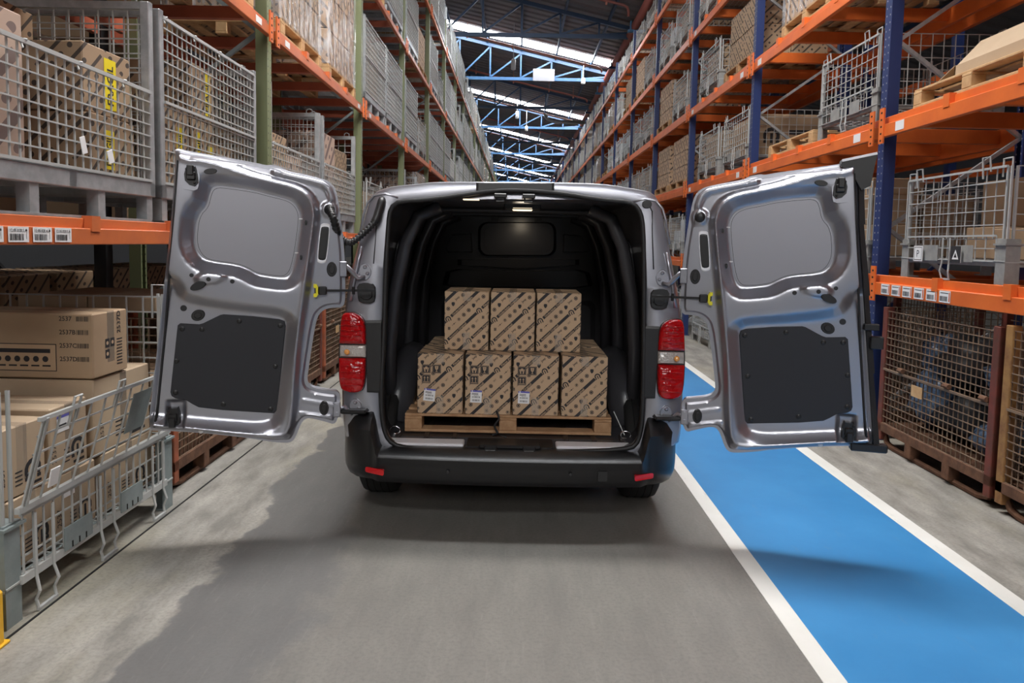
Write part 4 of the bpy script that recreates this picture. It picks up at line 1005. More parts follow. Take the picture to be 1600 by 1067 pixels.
for s in (-1, 1):
    vpart('scuff_plate', MB().cbox((VX+s*.255 if s > 0 else VX-.69, 3.80, FZ-.04), (VX+.69 if s > 0 else VX-.255, 3.905, FZ+.004), .006), M['alu'], label='bright metal scuff plate')
    vpart('wheel_arch', MB().tube([(VX+s*.72, 4.25, FZ), (VX+s*.7, 4.35, FZ+.2), (VX+s*.7, 4.6, FZ+.3), (VX+s*.7, 4.9, FZ+.3), (VX+s*.7, 5.15, FZ+.2), (VX+s*.72, 5.25, FZ)], .11, 10), M['trim'], True)
    for yy in (4.25, 4.95, 5.65):        # arched pillars and pressed panels of the lining
        pts = [(VX+s*.745, yy, .5), (VX+s*.742, yy, .95), (VX+s*.72, yy, 1.25), (VX+s*.655, yy, 1.55), (VX+s*.58, yy, 1.72), (VX+s*.45, yy, 1.775)]
        vpart('lining_pillar', MB().tube(pts, .04, 8), M['trim'], True)
    for ya, yb in ((4.33, 4.87), (5.03, 5.57), (5.73, 6.2)):
        P = rrect(ya, .98, yb, 1.6, .08)
        f0 = lambda y, z: (VX + s*(.80 - .14*max(0, (z-1)/.8)**1.6 - .004), y, z); f1 = lambda y, z: (VX + s*(.775 - .14*max(0, (z-1)/.8)**1.6), y, z)
        vpart('lining_panel', MB().prism(P, f0, f1), M['trim'])
    vpart('lashing_ring', MB().lathe([(.02, -.004), (.02, .004)], (VX+s*.665, 3.99, FZ+.005), 'z', 8).tube([(VX+s*.665+.03*math.cos(t), 3.99, FZ+.022+.024*math.sin(t)) for t in [2*PI*k/10 for k in range(11)]], .005, 5), M['chrome'], True)
for yy in (4.75, 5.4): vpart('roof_bow', MB().cbox((VX-.6, yy, 1.765), (VX+.6, yy+.08, 1.795), .01), M['trim'])
# centre sill moulding with the two latch loops
sm = MB().cbox((VX-.25, 3.775, FZ-.05), (VX+.25, 3.98, FZ-.002), .012).cbox((VX-.17, 3.77, FZ-.012), (VX+.17, 3.84, FZ+.010), .008)
vpart('sill_moulding', sm, M['black'])
for s in (-1, 1): vpart('latch_loop', MB().cbox((VX+.105*s-.036, 3.762, FZ-.025), (VX+.105*s+.036, 3.78, FZ+.008), .005).tube([(VX+.105*s-.025, 3.762, FZ-.018), (VX+.105*s-.025, 3.745, FZ-.014), (VX+.105*s+.025, 3.745, FZ-.014), (VX+.105*s+.025, 3.762, FZ-.018)], .006, 6), M['black'])
vpart('sill_seal', MB().tube([(VX-.69, 3.775, FZ-.02), (VX-.6, 3.765, FZ-.05), (VX, 3.755, FZ-.058), (VX+.6, 3.765, FZ-.05), (VX+.69, 3.775, FZ-.02)], .012, 8), M['seal'], True)
# bulkhead with its window frames and swages
def bk(px, py): return unproj(px, py, (0, YB, 0), Vector((0, 1, 0)))
bh = vpart('bulkhead', MB().box((VX-.78, YB-.012, FZ), (VX+.78, YB, 1.80)), M['trim'])
def bpanel(name, poly, d0, d1, mat='trim'):
    P = [bk(*p) for p in poly]; k = len(P); mb = MB(); c = sum(P, Vector())/k
    mb.v = [p+Vector((0, -d0, 0)) for p in P] + [c+(p-c)*.93+Vector((0, -d1, 0)) for p in P]
    mb.f = [tuple(range(k, 2*k))] + [(i, (i+1) % k, k+(i+1) % k, k+i) for i in range(k)]; mb.m = [0]*len(mb.f)
    return vpart(name, mb, M[mat], False, bh)
bpanel('window_frame', rrect(747,347,869,400,14), .012, .05); bpanel('window_blank', rrect(757,355,860,393,8), .051, .04)
bpanel('side_frame', [(697,388),(706,366),(737,364),(739,394),(700,394)], .012, .045); bpanel('side_frame', [(879,394),(880,366),(907,368),(920,388),(918,394)], .012, .045)
bpanel('swage', [(692,445),(697,424),(715,420),(820,423),(905,421),(921,426),(926,446),(900,450),(715,448)], .012, .06)
bpanel('swage', [(715,414),(812,420),(905,414),(905,405),(715,405)], .012, .03); bpanel('load_stop', rrect(690,470,930,640,10), .012, .05)
for px in (773, 841): bpanel('hook', rrect(px-6,339,px+6,346,2), .012, .06, 'black')
# cargo lamp and its light, plus an added spot by the bulkhead
q = Vector((VX+.045, 4.3, 1.79)); t_l = vpart('dome_lamp', MB().cbox((q.x-.11, q.y-.05, q.z-.02), (q.x+.11, q.y+.05, q.z+.02), .006), M['black'])
M['warm'] = emit('lit_dome_lens', (1, .80, .55), 5.0)
vpart('lens', MB().cbox((q.x-.06, q.y-.053, q.z-.026), (q.x+.06, q.y+.04, q.z-.01), .004), M['warm'], parent=t_l)
vpart('lens_bar', MB().box((q.x-.062, q.y-.057, q.z-.02), (q.x+.062, q.y-.05, q.z-.014)), M['black'], parent=t_l)
ld = bpy.data.lights.new('bulkhead_glow_spot', 'SPOT'); ld.energy = 4.5; ld.color = (1, .84, .62); ld.shadow_soft_size = .05; ld.spot_size = 1.9; ld.spot_blend = .8
pd = bpy.data.lights.new('dome_glow', 'POINT'); pd.energy = 1.5; pd.color = (1, .86, .68); pd.shadow_soft_size = .04
po = bpy.data.objects.new('dome_glow', pd); COL.objects.link(po); po.location = (q.x, q.y, q.z-.07)
lo = bpy.data.objects.new('bulkhead_glow_spot', ld); COL.objects.link(lo); lo.location = (q.x, 5.85, 1.74); lo.rotation_euler = (math.radians(50), 0, 0)  # added spot away from the lamp, makes the glow on the bulkhead
q = BY(736, 311.5); vpart('step_lamp', MB().cbox((q.x-.045, q.y+.0, q.z-.004), (q.x+.045, q.y+.03, q.z+.003), .003), M['warm'])
# bumper
mb = MB(); npf = 9; US = sorted(set([round(-1+2*i/36, 4) for i in range(37)] + [sg*x/.945 for sg in (-1, 1) for x in (.70, .712, .725, .737, .75, .762)] + [sg*(1-q) for sg in (-1, 1) for q in (.004, .012, .03)])); NX = len(US)
for i in range(NX):
    u = US[i]; x = .945*u; e = float(sstep((abs(x)-.70)/.055)); yb = 3.625 + .05*abs(u)**2 + .035*e + .24*abs(u)**16
    zt = .447 + .185*e; lip = .425 + .165*e
    prof = [(.26, zt-.01), (.16-.06*e, zt), (.02+.02*e, lip+.01), (.0, lip-.008-.03*e), (.008, lip-.035-.08*e), (.022-.022*e, .36), (.027-.015*e, .31), (.06, .268), (.3, .25)]
    for dy, z in prof: mb.v.append((VX + x, yb + dy + .0, z))
for xs in (-1, 1):
    pass
for i in range(NX-1):
    for j in range(npf-1): mb.f.append((i*npf+j, i*npf+j+1, (i+1)*npf+j+1, (i+1)*npf+j))
# side returns running forward to the wheel arch
for i in (0, NX-1):
    b = len(mb.v)
    for j in range(npf):
        x, y, z = mb.v[i*npf+j]; mb.v.append((x + (.012 if i else -.012), 4.22, min(z, .58)))
    for j in range(npf-1):
        f = (i*npf+j, b+j, b+j+1, i*npf+j+1); mb.f.append(f if i == 0 else f[::-1])
mb.m = [0]*len(mb.f)
bump = shade_auto(vpart('rear_bumper', mb, M['bumper']), 38)
for s in (-1, 1):
    yb = lambda x: 3.625 + .05*abs(x/.945)**2 + .035*float(sstep((abs(x)-.70)/.055)) + .24*abs(x/.945)**16
    f = lambda d: (lambda u, v: (VX + s*u, yb(u) + .014 - d, v))
    vpart('reflector', MB().prism(rrect(.665, .322, .775, .352, .01), f(-.01), f(.012)), M['reflector'], parent=bump, label='red reflector')
    for x, z in ((.83, .375), (.325, .352)):
        vpart('parking_sensor', MB().lathe([(.009, .01), (.009, -.002), (.006, -.003)], (VX+s*x, yb(x)+.012, z), 'y', 12), M['black'], parent=bump)
    vpart('corner_pad', MB().cbox((VX+s*.85-.075, 3.73, .628), (VX+s*.85+.075, 3.86, .65), .012), M['black'], parent=bump)
vpart('tow_eye_cover', MB().prism(rrect(.47, .318, .52, .372, .004), lambda u, v: (VX+u, 3.63+.02, v), lambda u, v: (VX+u, 3.628+.05*(u/.945)**2+.0215, v)), M['bumper'], parent=bump)
# wheels and underbody
for s in (-1, 1):
    for yy, nm in ((4.36, 'rear'), (7.65, 'front')):
        cx = VX + s*.79; prof = [(.20, -.105), (.30, -.11), (.325, -.095), (.335, -.05), (.335, .05), (.325, .095), (.30, .11), (.20, .105)]
        wv = vpart('wheel', MB().lathe(prof, (cx, yy, .335), 'x', 32), M['tyre'], True)
        vpart('rim', MB().lathe([(.06, s*.05), (.2, s*.108), (.205, s*.09), (.06, s*.02)], (cx, yy, .335), 'x', 20), M['galv'], True, wv)
        if nm == 'rear':
            g = MB()
            for x in (-.06, -.02, .02, .06): g.lathe([(.331, x-.004), (.3365, x-.003), (.3365, x+.003), (.331, x+.004)], (cx, yy, .335), 'x', 32)
            vpart('tread_rib', g, M['hole'], True, wv)
vpart('underbody', MB().cbox((VX-.68, 3.95, .24), (VX+.68, 8.6, .42), .03), M['hole'])
# ---------------------------------------------------------------- rear doors
DA = math.radians(14); P0 = Vector((-.93, 3.70, 0)); NL = Vector((math.sin(DA), -math.cos(DA), 0)); UL = Vector((-math.cos(DA), -math.sin(DA), 0))
def DU(px, py):
    p = unproj(px, py, P0, NL) - P0; return (p.dot(UL), p.z)
O_px = [(272.7,230.6),(297.5,236.2),(342.4,244.1),(400,254.2),(415.9,258.3),(423.7,257),(441.7,261.7),(448.5,266.6),(480,273.3),(507,280),(517,285.7),(523.8,294.7),(528.3,310.5),(531.7,337.4),(537.3,382.4),(538.9,411.6),(539.5,447.6),(538.7,480.4),(521,480.4),(509.4,482.3),(500,488.6),(495.4,496.8),(490.7,517.9),(484.9,555.4),(480.2,588.2),(480.2,596.4),(483.7,602.2),(493,606.9),(514,610.4),(531.7,611.6),(530.5,635),(525.8,664.3),(507,658.4),(483.7,652.6),(475.5,655),(469.6,663),(462.6,682),(456.7,690),(446.2,692.4),(413.4,688.9),(389,684.2),(314,676),(248.4,672.5),(230.9,672.5),(239,602),(250.8,501.5),(255.9,449.9),(267,348.7),(271.6,288),(275,243)]
W_px = [(330,285.7),(356,288),(400,294.7),(423.7,301.5),(453,308.2),(466.5,317),(473.2,330.7),(473.2,346.4),(466.5,396),(459.7,425),(453,435),(444,438),(412.5,434),(400,430.8),(387.4,423),(369.4,416),(324.4,410.5),(311,403.8),(302,389),(299.7,371),(304.2,335),(320,319.4),(323.3,301.5)]
Q_px = [(215,440),(262,440),(273,447),(279,461),(291,472.5),(330,481),(390,488.8),(436,493),(447.5,500),(448.5,512),(440,575),(432,640),(426,653),(410,657.5),(390,657.5),(300,650),(240,645),(205,640)]
M_px = [(225,215),(296,246.5),(309,246.4),(336,251),(365,261),(400,273.3),(424,279),(457.5,287),(480,297),(493,313),(497,333),(495,351),(487,412),(482,450),(472,520),(467,567),(463,640),(457,672),(440,684),(390,679.5),(300,670),(244,665.5),(190,661)]
Wp, Qp, Mp = ([DU(*p) for p in smooth_poly(x, 1)] for x in (W_px, Q_px, M_px))
Op = resample([DU(*p) for p in smooth_poly(O_px, 2)], .009)
SA = [DU(*p) for p in ((430.5,270),(455,275.5),(480,281),(503,287),(513,296),(518,311))]
BOSS = DU(332, 433); BOWL = DU(318, 440)
def ramp(x):                          # straight flank with small rounded ends
    g = lambda t: .5*(t+np.sqrt(t*t+.03))
    return np.clip(g(x)-g(x-1), 0, 1)
def door_h(P):
    P = np.asarray(P, float); dW, dQ, dM, dO = sd_poly(P, Wp), sd_poly(P, Qp), sd_poly(P, Mp), -sd_poly(P, Op)
    h = .024 * sstep((dO-.016)/.010)                                  # hem flange, then the pressed inner panel
    h += .034 * ramp((.010-dM)/.026)                                # main pressing stands proud
    h += .006 * np.exp(-((dM+.018)/.012)**2)                         # bead along its edge
    h -= .062 * (1-ramp(dW/.046))                                   # sunken window blank
    h -= .044 * (1-ramp((dQ-.0)/.052))                              # sunken lower field
    s = np.full(len(P), 1e9)
    for a, b in zip(SA, SA[1:]):
        a, b = np.array(a), np.array(b); e = b-a; w_ = P-a; t = np.clip(w_@e/(e@e), 0, 1); s = np.minimum(s, np.linalg.norm(w_-t[:, None]*e, axis=1))
    h += .013 * (1-ramp((s-.009)/.009))
    bx = P - np.array(BOSS); h += .018 * (1-ramp((np.sqrt((bx[:,0]/.075)**2+((bx[:,1]+.10*bx[:,0])/.036)**2)-.72)/.30))
    for (cx, cy), rr in ((DU(515, 328), .034),):
        d = np.hypot(P[:,0]-cx, P[:,1]-cy); h += .012*(1-sstep((d-rr)/.012))
    for (ax, ay), (bx_, by_) in ((DU(475, 624), DU(522, 632)), (DU(470, 644), DU(516, 650))):   # stiffening beads on the lower arm
        a, b = np.array((ax, ay)), np.array((bx_, by_)); e = b-a; w_ = P-a; t = np.clip(w_@e/(e@e), 0, 1); h += .007*np.exp(-(np.linalg.norm(w_-t[:, None]*e, axis=1)/.010)**2)
    lx, ly = DU(276, 645); h -= .022*(1-sstep((np.maximum(np.abs(P[:,0]-lx)-.03, np.abs(P[:,1]-ly)-.055))/.02))
    return h * ramp((dO-.003)/.018)
us = [p[0] for p in Op]; vs_ = [p[1] for p in Op]; ST = .0085
gx = np.arange(min(us), max(us), ST); gy = np.arange(min(vs_), max(vs_), ST); G = np.array([(x + (ST/2 if j % 2 else 0), y) for j, y in enumerate(gy) for x in gx])
G = G[sd_poly(G, Op) < -.031]
OA = np.array(Op); tg = np.roll(OA, -1, 0) - np.roll(OA, 1, 0); nn_ = np.stack([-tg[:, 1], tg[:, 0]], 1) / np.linalg.norm(tg, axis=1)[:, None]
if np.mean(sd_poly(OA + nn_*.004, Op) > 0) > .5: nn_ = -nn_
rings = []
for d_ in (.003, .0075, .012, .0165, .021, .027):                 # loops that follow the edge, so the hem stays clean
    Rg = OA + nn_*d_; rings.append(Rg[np.abs(-sd_poly(Rg, Op) - d_) < .12*d_])
for poly, ds in ((Mp, (-.020, -.014, -.009, -.004, .002, .008, .014, .020)), (Wp, (.0, .006, .012, .02, .028, .036, .043, .05)), (Qp, (.0, .006, .013, .021, .030, .039, .046, .054))):
    F = np.array(resample([tuple(p) for p in poly], .008)); tg = np.roll(F, -1, 0) - np.roll(F, 1, 0); n_ = np.stack([-tg[:, 1], tg[:, 0]], 1) / np.linalg.norm(tg, axis=1)[:, None]
    if np.mean(sd_poly(F + n_*.004, poly) < 0) > .5: n_ = -n_
    for d_ in ds:
        Rg = F + n_*d_; rings.append(Rg[(np.abs(sd_poly(Rg, poly) - d_) < .0012) & (sd_poly(Rg, Op) < -.029)])
G = np.concatenate(rings + [G])
pts = [Vector(p) for p in Op] + [Vector(p) for p in G]; no = len(Op)
cv, _, cf, *_ = delaunay_2d_cdt(pts, [(i, (i+1) % no) for i in range(no)], [], 1, 1e-5)
cv = np.array([(v.x, v.y) for v in cv]); dh = door_h(cv)
def door_part(name, mb, mat, s, parent, smooth=False, label=None):     # mb is in door coordinates (u, v, h)
    mb.v = [(s*u, -h, v) for u, v, h in mb.v]
    if s > 0: mb.f = [f[::-1] for f in mb.f]
    return part(name, mb, mat, parent, smooth, label)
def dpl(poly, h0, h1, inset=.0, m=0):
    c = Vector((sum(p[0] for p in poly)/len(poly), sum(p[1] for p in poly)/len(poly))); q = [tuple(c+(Vector(p)-c)*(1-inset)) for p in poly]
    mb = MB(); n = len(poly); mb.v = [(p[0], p[1], h0) for p in poly] + [(p[0], p[1], h0+(h1-h0)*.6) for p in poly] + [(p[0], p[1], h1) for p in q]
    mb.f = [tuple(range(2*n, 3*n))] + [(j*n+i, j*n+(i+1) % n, (j+1)*n+(i+1) % n, (j+1)*n+i) for j in (0, 1) for i in range(n)]; mb.m = [0]*len(mb.f); return mb
def hat(px, py): return float(door_h([DU(px, py)])[0])
def ccw(P): return P if sum(a[0]*b[1]-b[0]*a[1] for a, b in zip(P, P[1:]+P[:1])) > 0 else P[::-1]
def oval(px, py, rx, ry, n=16, tilt=0.):
    u, v = DU(px, py); k = 3.6/FPX; return [(u + (rx*math.cos(2*PI*i/n)*math.cos(tilt)-ry*math.sin(2*PI*i/n)*math.sin(tilt))*k, v + (rx*math.cos(2*PI*i/n)*math.sin(tilt)+ry*math.sin(2*PI*i/n)*math.cos(tilt))*k) for i in range(n)]
COVER = ccw([DU(*p) for p in ((278.9,507.5),(283,504.3),(312.8,506),(318.7,504.3),(345,491.5),(350,490.5),(395,493.3),(436.8,498),(445,501),(446.9,508.5),(440,575),(433.3,639.7),(428.6,644.4),(390,642),(350,639.5),(311.7,635),(302.3,630.3),(291.7,623.8),(275.4,621),(269.5,617.4),(267.6,611.6))])
def make_door(s):
    d = obj('rear_door', None, van); d.location = ((VX + s*(-VX-P0.x) if s > 0 else P0.x) - V0.x, P0.y-V0.y, 0)
    d.location.x = (2*VX - P0.x if s > 0 else P0.x) - V0.x
    d.rotation_euler = (0, 0, -s*DA)
    d['label'] = 'open rear door hinged at the ' + ('left' if s < 0 else 'right') + ' body corner'
    mb = MB(); mb.v = [(c[0], c[1], h) for c, h in zip(cv, dh)]; mb.f = [tuple(f) for f in cf]
    a, b, c_ = (Vector(mb.v[i]) for i in mb.f[0]); flip = (b-a).cross(c_-a).z < 0
    if flip: mb.f = [f[::-1] for f in mb.f]
    mb.f = [f[::-1] for f in mb.f]; mb.m = [0]*len(mb.f)
    shade_auto(door_part('inner_panel', mb, M['paint'], s, d), 60)
    sk = MB(); n = no; P = ccw(Op)                                       # outer skin with its rounded hem
    for h, ins in ((.0, 0), (-.012, -.004), (-.035, .0), (-.05, .02)): sk.v += [(p[0], p[1], h) for p in P] if ins == 0 else [(p[0]+(p[0]-.5)*-ins*.5, p[1]+(p[1]-1.2)*-ins*.3, h) for p in P]
    sk.f = [((j)*n+i, (j+1)*n+i, (j+1)*n+(i+1) % n, j*n+(i+1) % n) for j in range(3) for i in range(n)] + [tuple(3*n+i for i in range(n))]; sk.m = [0]*len(sk.f)
    shade_auto(door_part('outer_skin', sk, M['paint'], s, d), 40)
    h0 = hat(390, 360); P = ccw([DU(*p) for p in smooth_poly(W_px, 2)]); c = Vector((sum(p[0] for p in P)/len(P), sum(p[1] for p in P)/len(P)))
    P = [tuple(c+(Vector(p)-c)*.955) for p in P]
    door_part('window_blank', dpl(P, h0-.004, h0+.004, .008), M['blank'], s, d)
    sm_ = [tuple(c+(Vector(p)-c)*.955) for p in P]; door_part('blank_seam', MB().tube([(p[0], p[1], h0+.0035) for p in sm_ + sm_[:1]], .0014, 4, caps=False), M['seal'], s, d)
    for px, py in ((470, 342), (463.5, 395)): door_part('blank_clip', dpl(ccw(oval(px, py, 3, 1.1, 8)), h0, h0+.006), M['white'], s, d)
    h1 = hat(360, 580); cp = door_part('cover_panel', dpl(COVER, h1-.002, h1+.008, .012), M['cover'], s, d, label='dark charcoal cover panel')
    for px, py in ((286.4,512.8),(316.8,513.7),(374.9,501),(438.5,508),(431,571),(423.5,637.4),(350.3,629.9),(276,611.6),(277.5,562.9)):
        u, v = DU(px, py); m_ = MB().lathe([(.013, h1+.006), (.013, h1+.011), (.006, h1+.014)], (u, v, 0), 'z', 10); door_part('panel_clip', m_, M['black'], s, d)
    # plugs, holes and slots
    for px, py, rx, ry, tl, nm in ((518.5,420.5,8,12,0,'oval_plug'),(506.5,635.5,7.5,12,0,'oval_plug'),(332,269,10,4.5,-.15,'slot_plug'),(303,429,3.2,3.2,0,'round_plug'),(330,435,3.4,3.4,0,'round_plug'),(365.6,438.6,3.4,3.4,0,'round_plug'),(314,445,12.5,6,-.42,'slot_plug'),(287.8,481,4.8,4.8,0,'round_plug'),(310.5,492,10.5,8.5,-.5,'grommet'),(478,348,1.6,4,0,'round_plug'),(470.5,402,1.6,4,0,'round_plug')):
        ov = ccw(oval(px, py, rx, ry, 16, tl)); hh = door_h(ov + [DU(px, py)]); h = float(hh.max()); o = door_part(nm, dpl(ov, float(hh.min())-.006, h+.004, .12), M['black'], s, d)
        if rx > 7 and ry > 7: door_part('plug_core', dpl(ccw(oval(px, py, rx*.55, ry*.62, 12, tl)), h+.003, h+.010, .2), M['seal'], s, d)
    k = [DU(*p) for p in ((503,349),(514,349),(516.5,353),(511,407),(507,412),(498,411),(495,407),(500.5,353))]
    h = hat(505, 380); door_part('vent_frame', dpl(ccw(smooth_poly(k, 2)), h-.006, h+.005, .05), M['alu'], s, d); door_part('vent_flap', dpl(ccw([tuple(Vector(p)*.84+Vector(DU(505.7,380))*.16) for p in smooth_poly(k, 2)]), h, h+.008, .1), M['black'], s, d)
    u, v = DU(515, 328); h = hat(515, 328)
    door_part('hose_cup', MB().lathe([(.028, h-.01), (.028, h+.012), (.022, h+.02), (.012, h+.024)], (u, v, 0), 'z', 16), M['black'], s, d, True)
    # latches: silver seat, black body with hook block
    for (cx, cy), seat in (((303, 276), 1), ((272.5, 649), 0)):
        u, v = DU(cx, cy); h = hat(cx, cy); h = max(h, .05 if seat else .02)
        if seat: door_part('latch_seat', dpl(ccw([DU(*p) for p in smooth_poly([(293,264),(317,269),(315,290),(312,300),(292,298),(289,294)], 1)]), h-.04, h+.004, .04), M['paint'], s, d)
        body = ccw([(u+a*.001*3.35, v-b*.001*3.35) for a, b in ((-6,-14),(7,-13),(10,-2),(9,8),(3,14),(-5,16),(-10,10),(-9,-2))])
        la = door_part('latch', dpl(body, h-.03, h+.012, .06), M['black'], s, d)
        door_part('latch_hook', MB().cbox((u-.014, v-.05 if not seat else v+.0, h+.01), (u+.016, v+.0 if not seat else v+.05, h+.038), .004).cbox((u-.02, v-.02, h+.008), (u+.02, v+.018, h+.028), .004), M['black'], s, d)
        for q in (-.035, -.012, .03): door_part('latch_screw', MB().lathe([(.006, h+.01), (.006, h+.018), (.002, h+.02)], (u+.02 if q > 0 else u-.016, v+q, 0), 'z', 8), M['seal'], s, d)
    # check strap with the yellow clip
    u, v = DU(494, 453); h = hat(494, 453)+.012
    ylw = ccw([(u+a*.0033, v+b*.0033) for a, b in ((3.5,10),(-1,10),(-3.5,6),(-3.5,-6),(-1,-10),(3.5,-10),(3.5,-5),(0,-4),(0,4),(3.5,5))])
    door_part('strap_clip', dpl(ylw, h-.01, h+.025, .0), M['yellowp'], s, d, label='yellow check strap clip')
    ck = MB().cbox((u-.055, v-.022, h-.012), (u-.012, v+.022, h+.02), .006).cbox((u-.012, v-.014, h-.01), (u+.006, v+.014, h+.018), .004)
    door_part('check_link', ck, M['black'], s, d)
    sr = MB().bar((u-.05, v, h+.005), (u-.30, v, h-.015), .012, .009)
    sr.cyl((u-.19, v-.02, h-.0), (u-.19, v+.02, h-.0), .008, 8); door_part('check_strap', sr, M['black'], s, d)
    # seam seal down the free edge, hinge leaves
    e = [DU(*p) for p in ((281,252),(276,330),(268,430),(259,520),(248,630),(245,664))]
    door_part('edge_seal', MB().tube([(a, b, hat_uv(a, b)+.002) for a, b in e], .006, 6), M['seal'], s, d, True)
    for (px, py) in ((541, 420), (531, 638)):
        u, v = DU(px, py); door_part('hinge_leaf', MB().cbox((u-.004, v-.04, -.0), (u+.035, v+.04, .03), .004).box((u+.01, v-.03, .028), (u+.02, v-.012, .04)).box((u+.01, v+.012, .028), (u+.02, v+.03, .04)), M['paint'], s, d)
    u, v = DU(314, 675); door_part('edge_grommet', MB().lathe([(.012, .0), (.012, .006), (.004, .008)], (u, v+.006, 0), 'z', 10), M['alu'], s, d)
    if s > 0:         # the right door closes last: black weather strip, its guides and the brake-lamp cover on the free edge
        e = [DU(*p) for p in ((272,236),(267,330),(255,440),(243,560),(231,672))]
        ws = MB()
        for (a, b), (c_, f) in zip(e, e[1:]): ws.add([(a-.004, b, -.03), (a+.022, b+.004, -.03), (c_+.028, f+.004, -.03), (c_-.004, f, -.03), (a-.004, b, .018), (a+.018, b+.004, .010), (c_+.024, f+.004, .010), (c_-.004, f, .018)], [(4,5,6,7),(1,0,3,2),(0,4,7,3),(5,1,2,6),(0,1,5,4),(3,7,6,2)])
        door_part('weather_strip', ws, M['seal'], s, d)
        u, v = DU(288, 236); cap = MB().prism(ccw([(u-.03, v+.02), (u-.04, v-.012), (u+.02, v-.06), (u+.06, v-.13), (u+.10, v-.11), (u+.115, v+.0), (u+.125, v+.05)]), lambda a, b: (a, b, -.045), lambda a, b: (a, b, .03)); door_part('edge_cap', cap, M['black'], s, d)
        door_part('cap_trim', MB().bar((u-.035, v+.012, .034), (u+.12, v+.046, .034), .012, .006), M['alu'], s, d)
        for px, py in ((249, 486), (245, 505)):
            u, v = DU(px, py); door_part('strip_guide', MB().cbox((u-.02 if px > 247 else u-.0, v-.02 if px > 247 else v-.05, .0), (u+.05 if px > 247 else u+.06, v+.012, .035), .004), M['black'], s, d)
        u, v = DU(231, 672); door_part('strip_foot', MB().cbox((u-.11, v-.03, -.03), (u+.06, v+.012, .02), .006), M['black'], s, d)
    return d
def hat_uv(a, b): return float(door_h([(a, b)])[0])
door_l = make_door(-1); door_r = make_door(1)
# wiring hose from the left door to the body corner
u, v = DU(515, 328); hp = [P0 + UL*u + Vector((0, 0, v)) + NL*.06]
ctrl = [hp[0], P0 + UL*DU(522,344)[0] + Vector((0, 0, DU(522,344)[1])) + NL*.10, BY(540, 368)+Vector((0, -.14, 0)), BY(555, 379)+Vector((0, -.12, 0)), BY(572, 366)+Vector((0, -.09, 0)), BY(588, 348)+Vector((0, -.06, 0)), BY(594, 330)+Vector((0, -.04, 0)), BY(597, 316)+Vector((0, -.02, 0)), BY(597, 312)+Vector((0, .01, 0))]
def catmull(P, n):
    P = [P[0]*2-P[1]] + P + [P[-1]*2-P[-2]]; out = []
    for i in range(1, len(P)-2):
        for k in range(n):
            t = k/n; a, b, c, d = P[i-1], P[i], P[i+1], P[i+2]
            out.append(.5*((2*b) + (c-a)*t + (2*a-5*b+4*c-d)*t*t + (3*b-a-3*c+d)*t**3))
    return out + [P[-2]]
hp = catmull([Vector(p) for p in ctrl], 14)
vpart('wiring_hose', MB().tube(hp, [.0215 if (i % 3 == 0 or i > 70) else .016 for i in range(len(hp))], 10), M['black'], True)
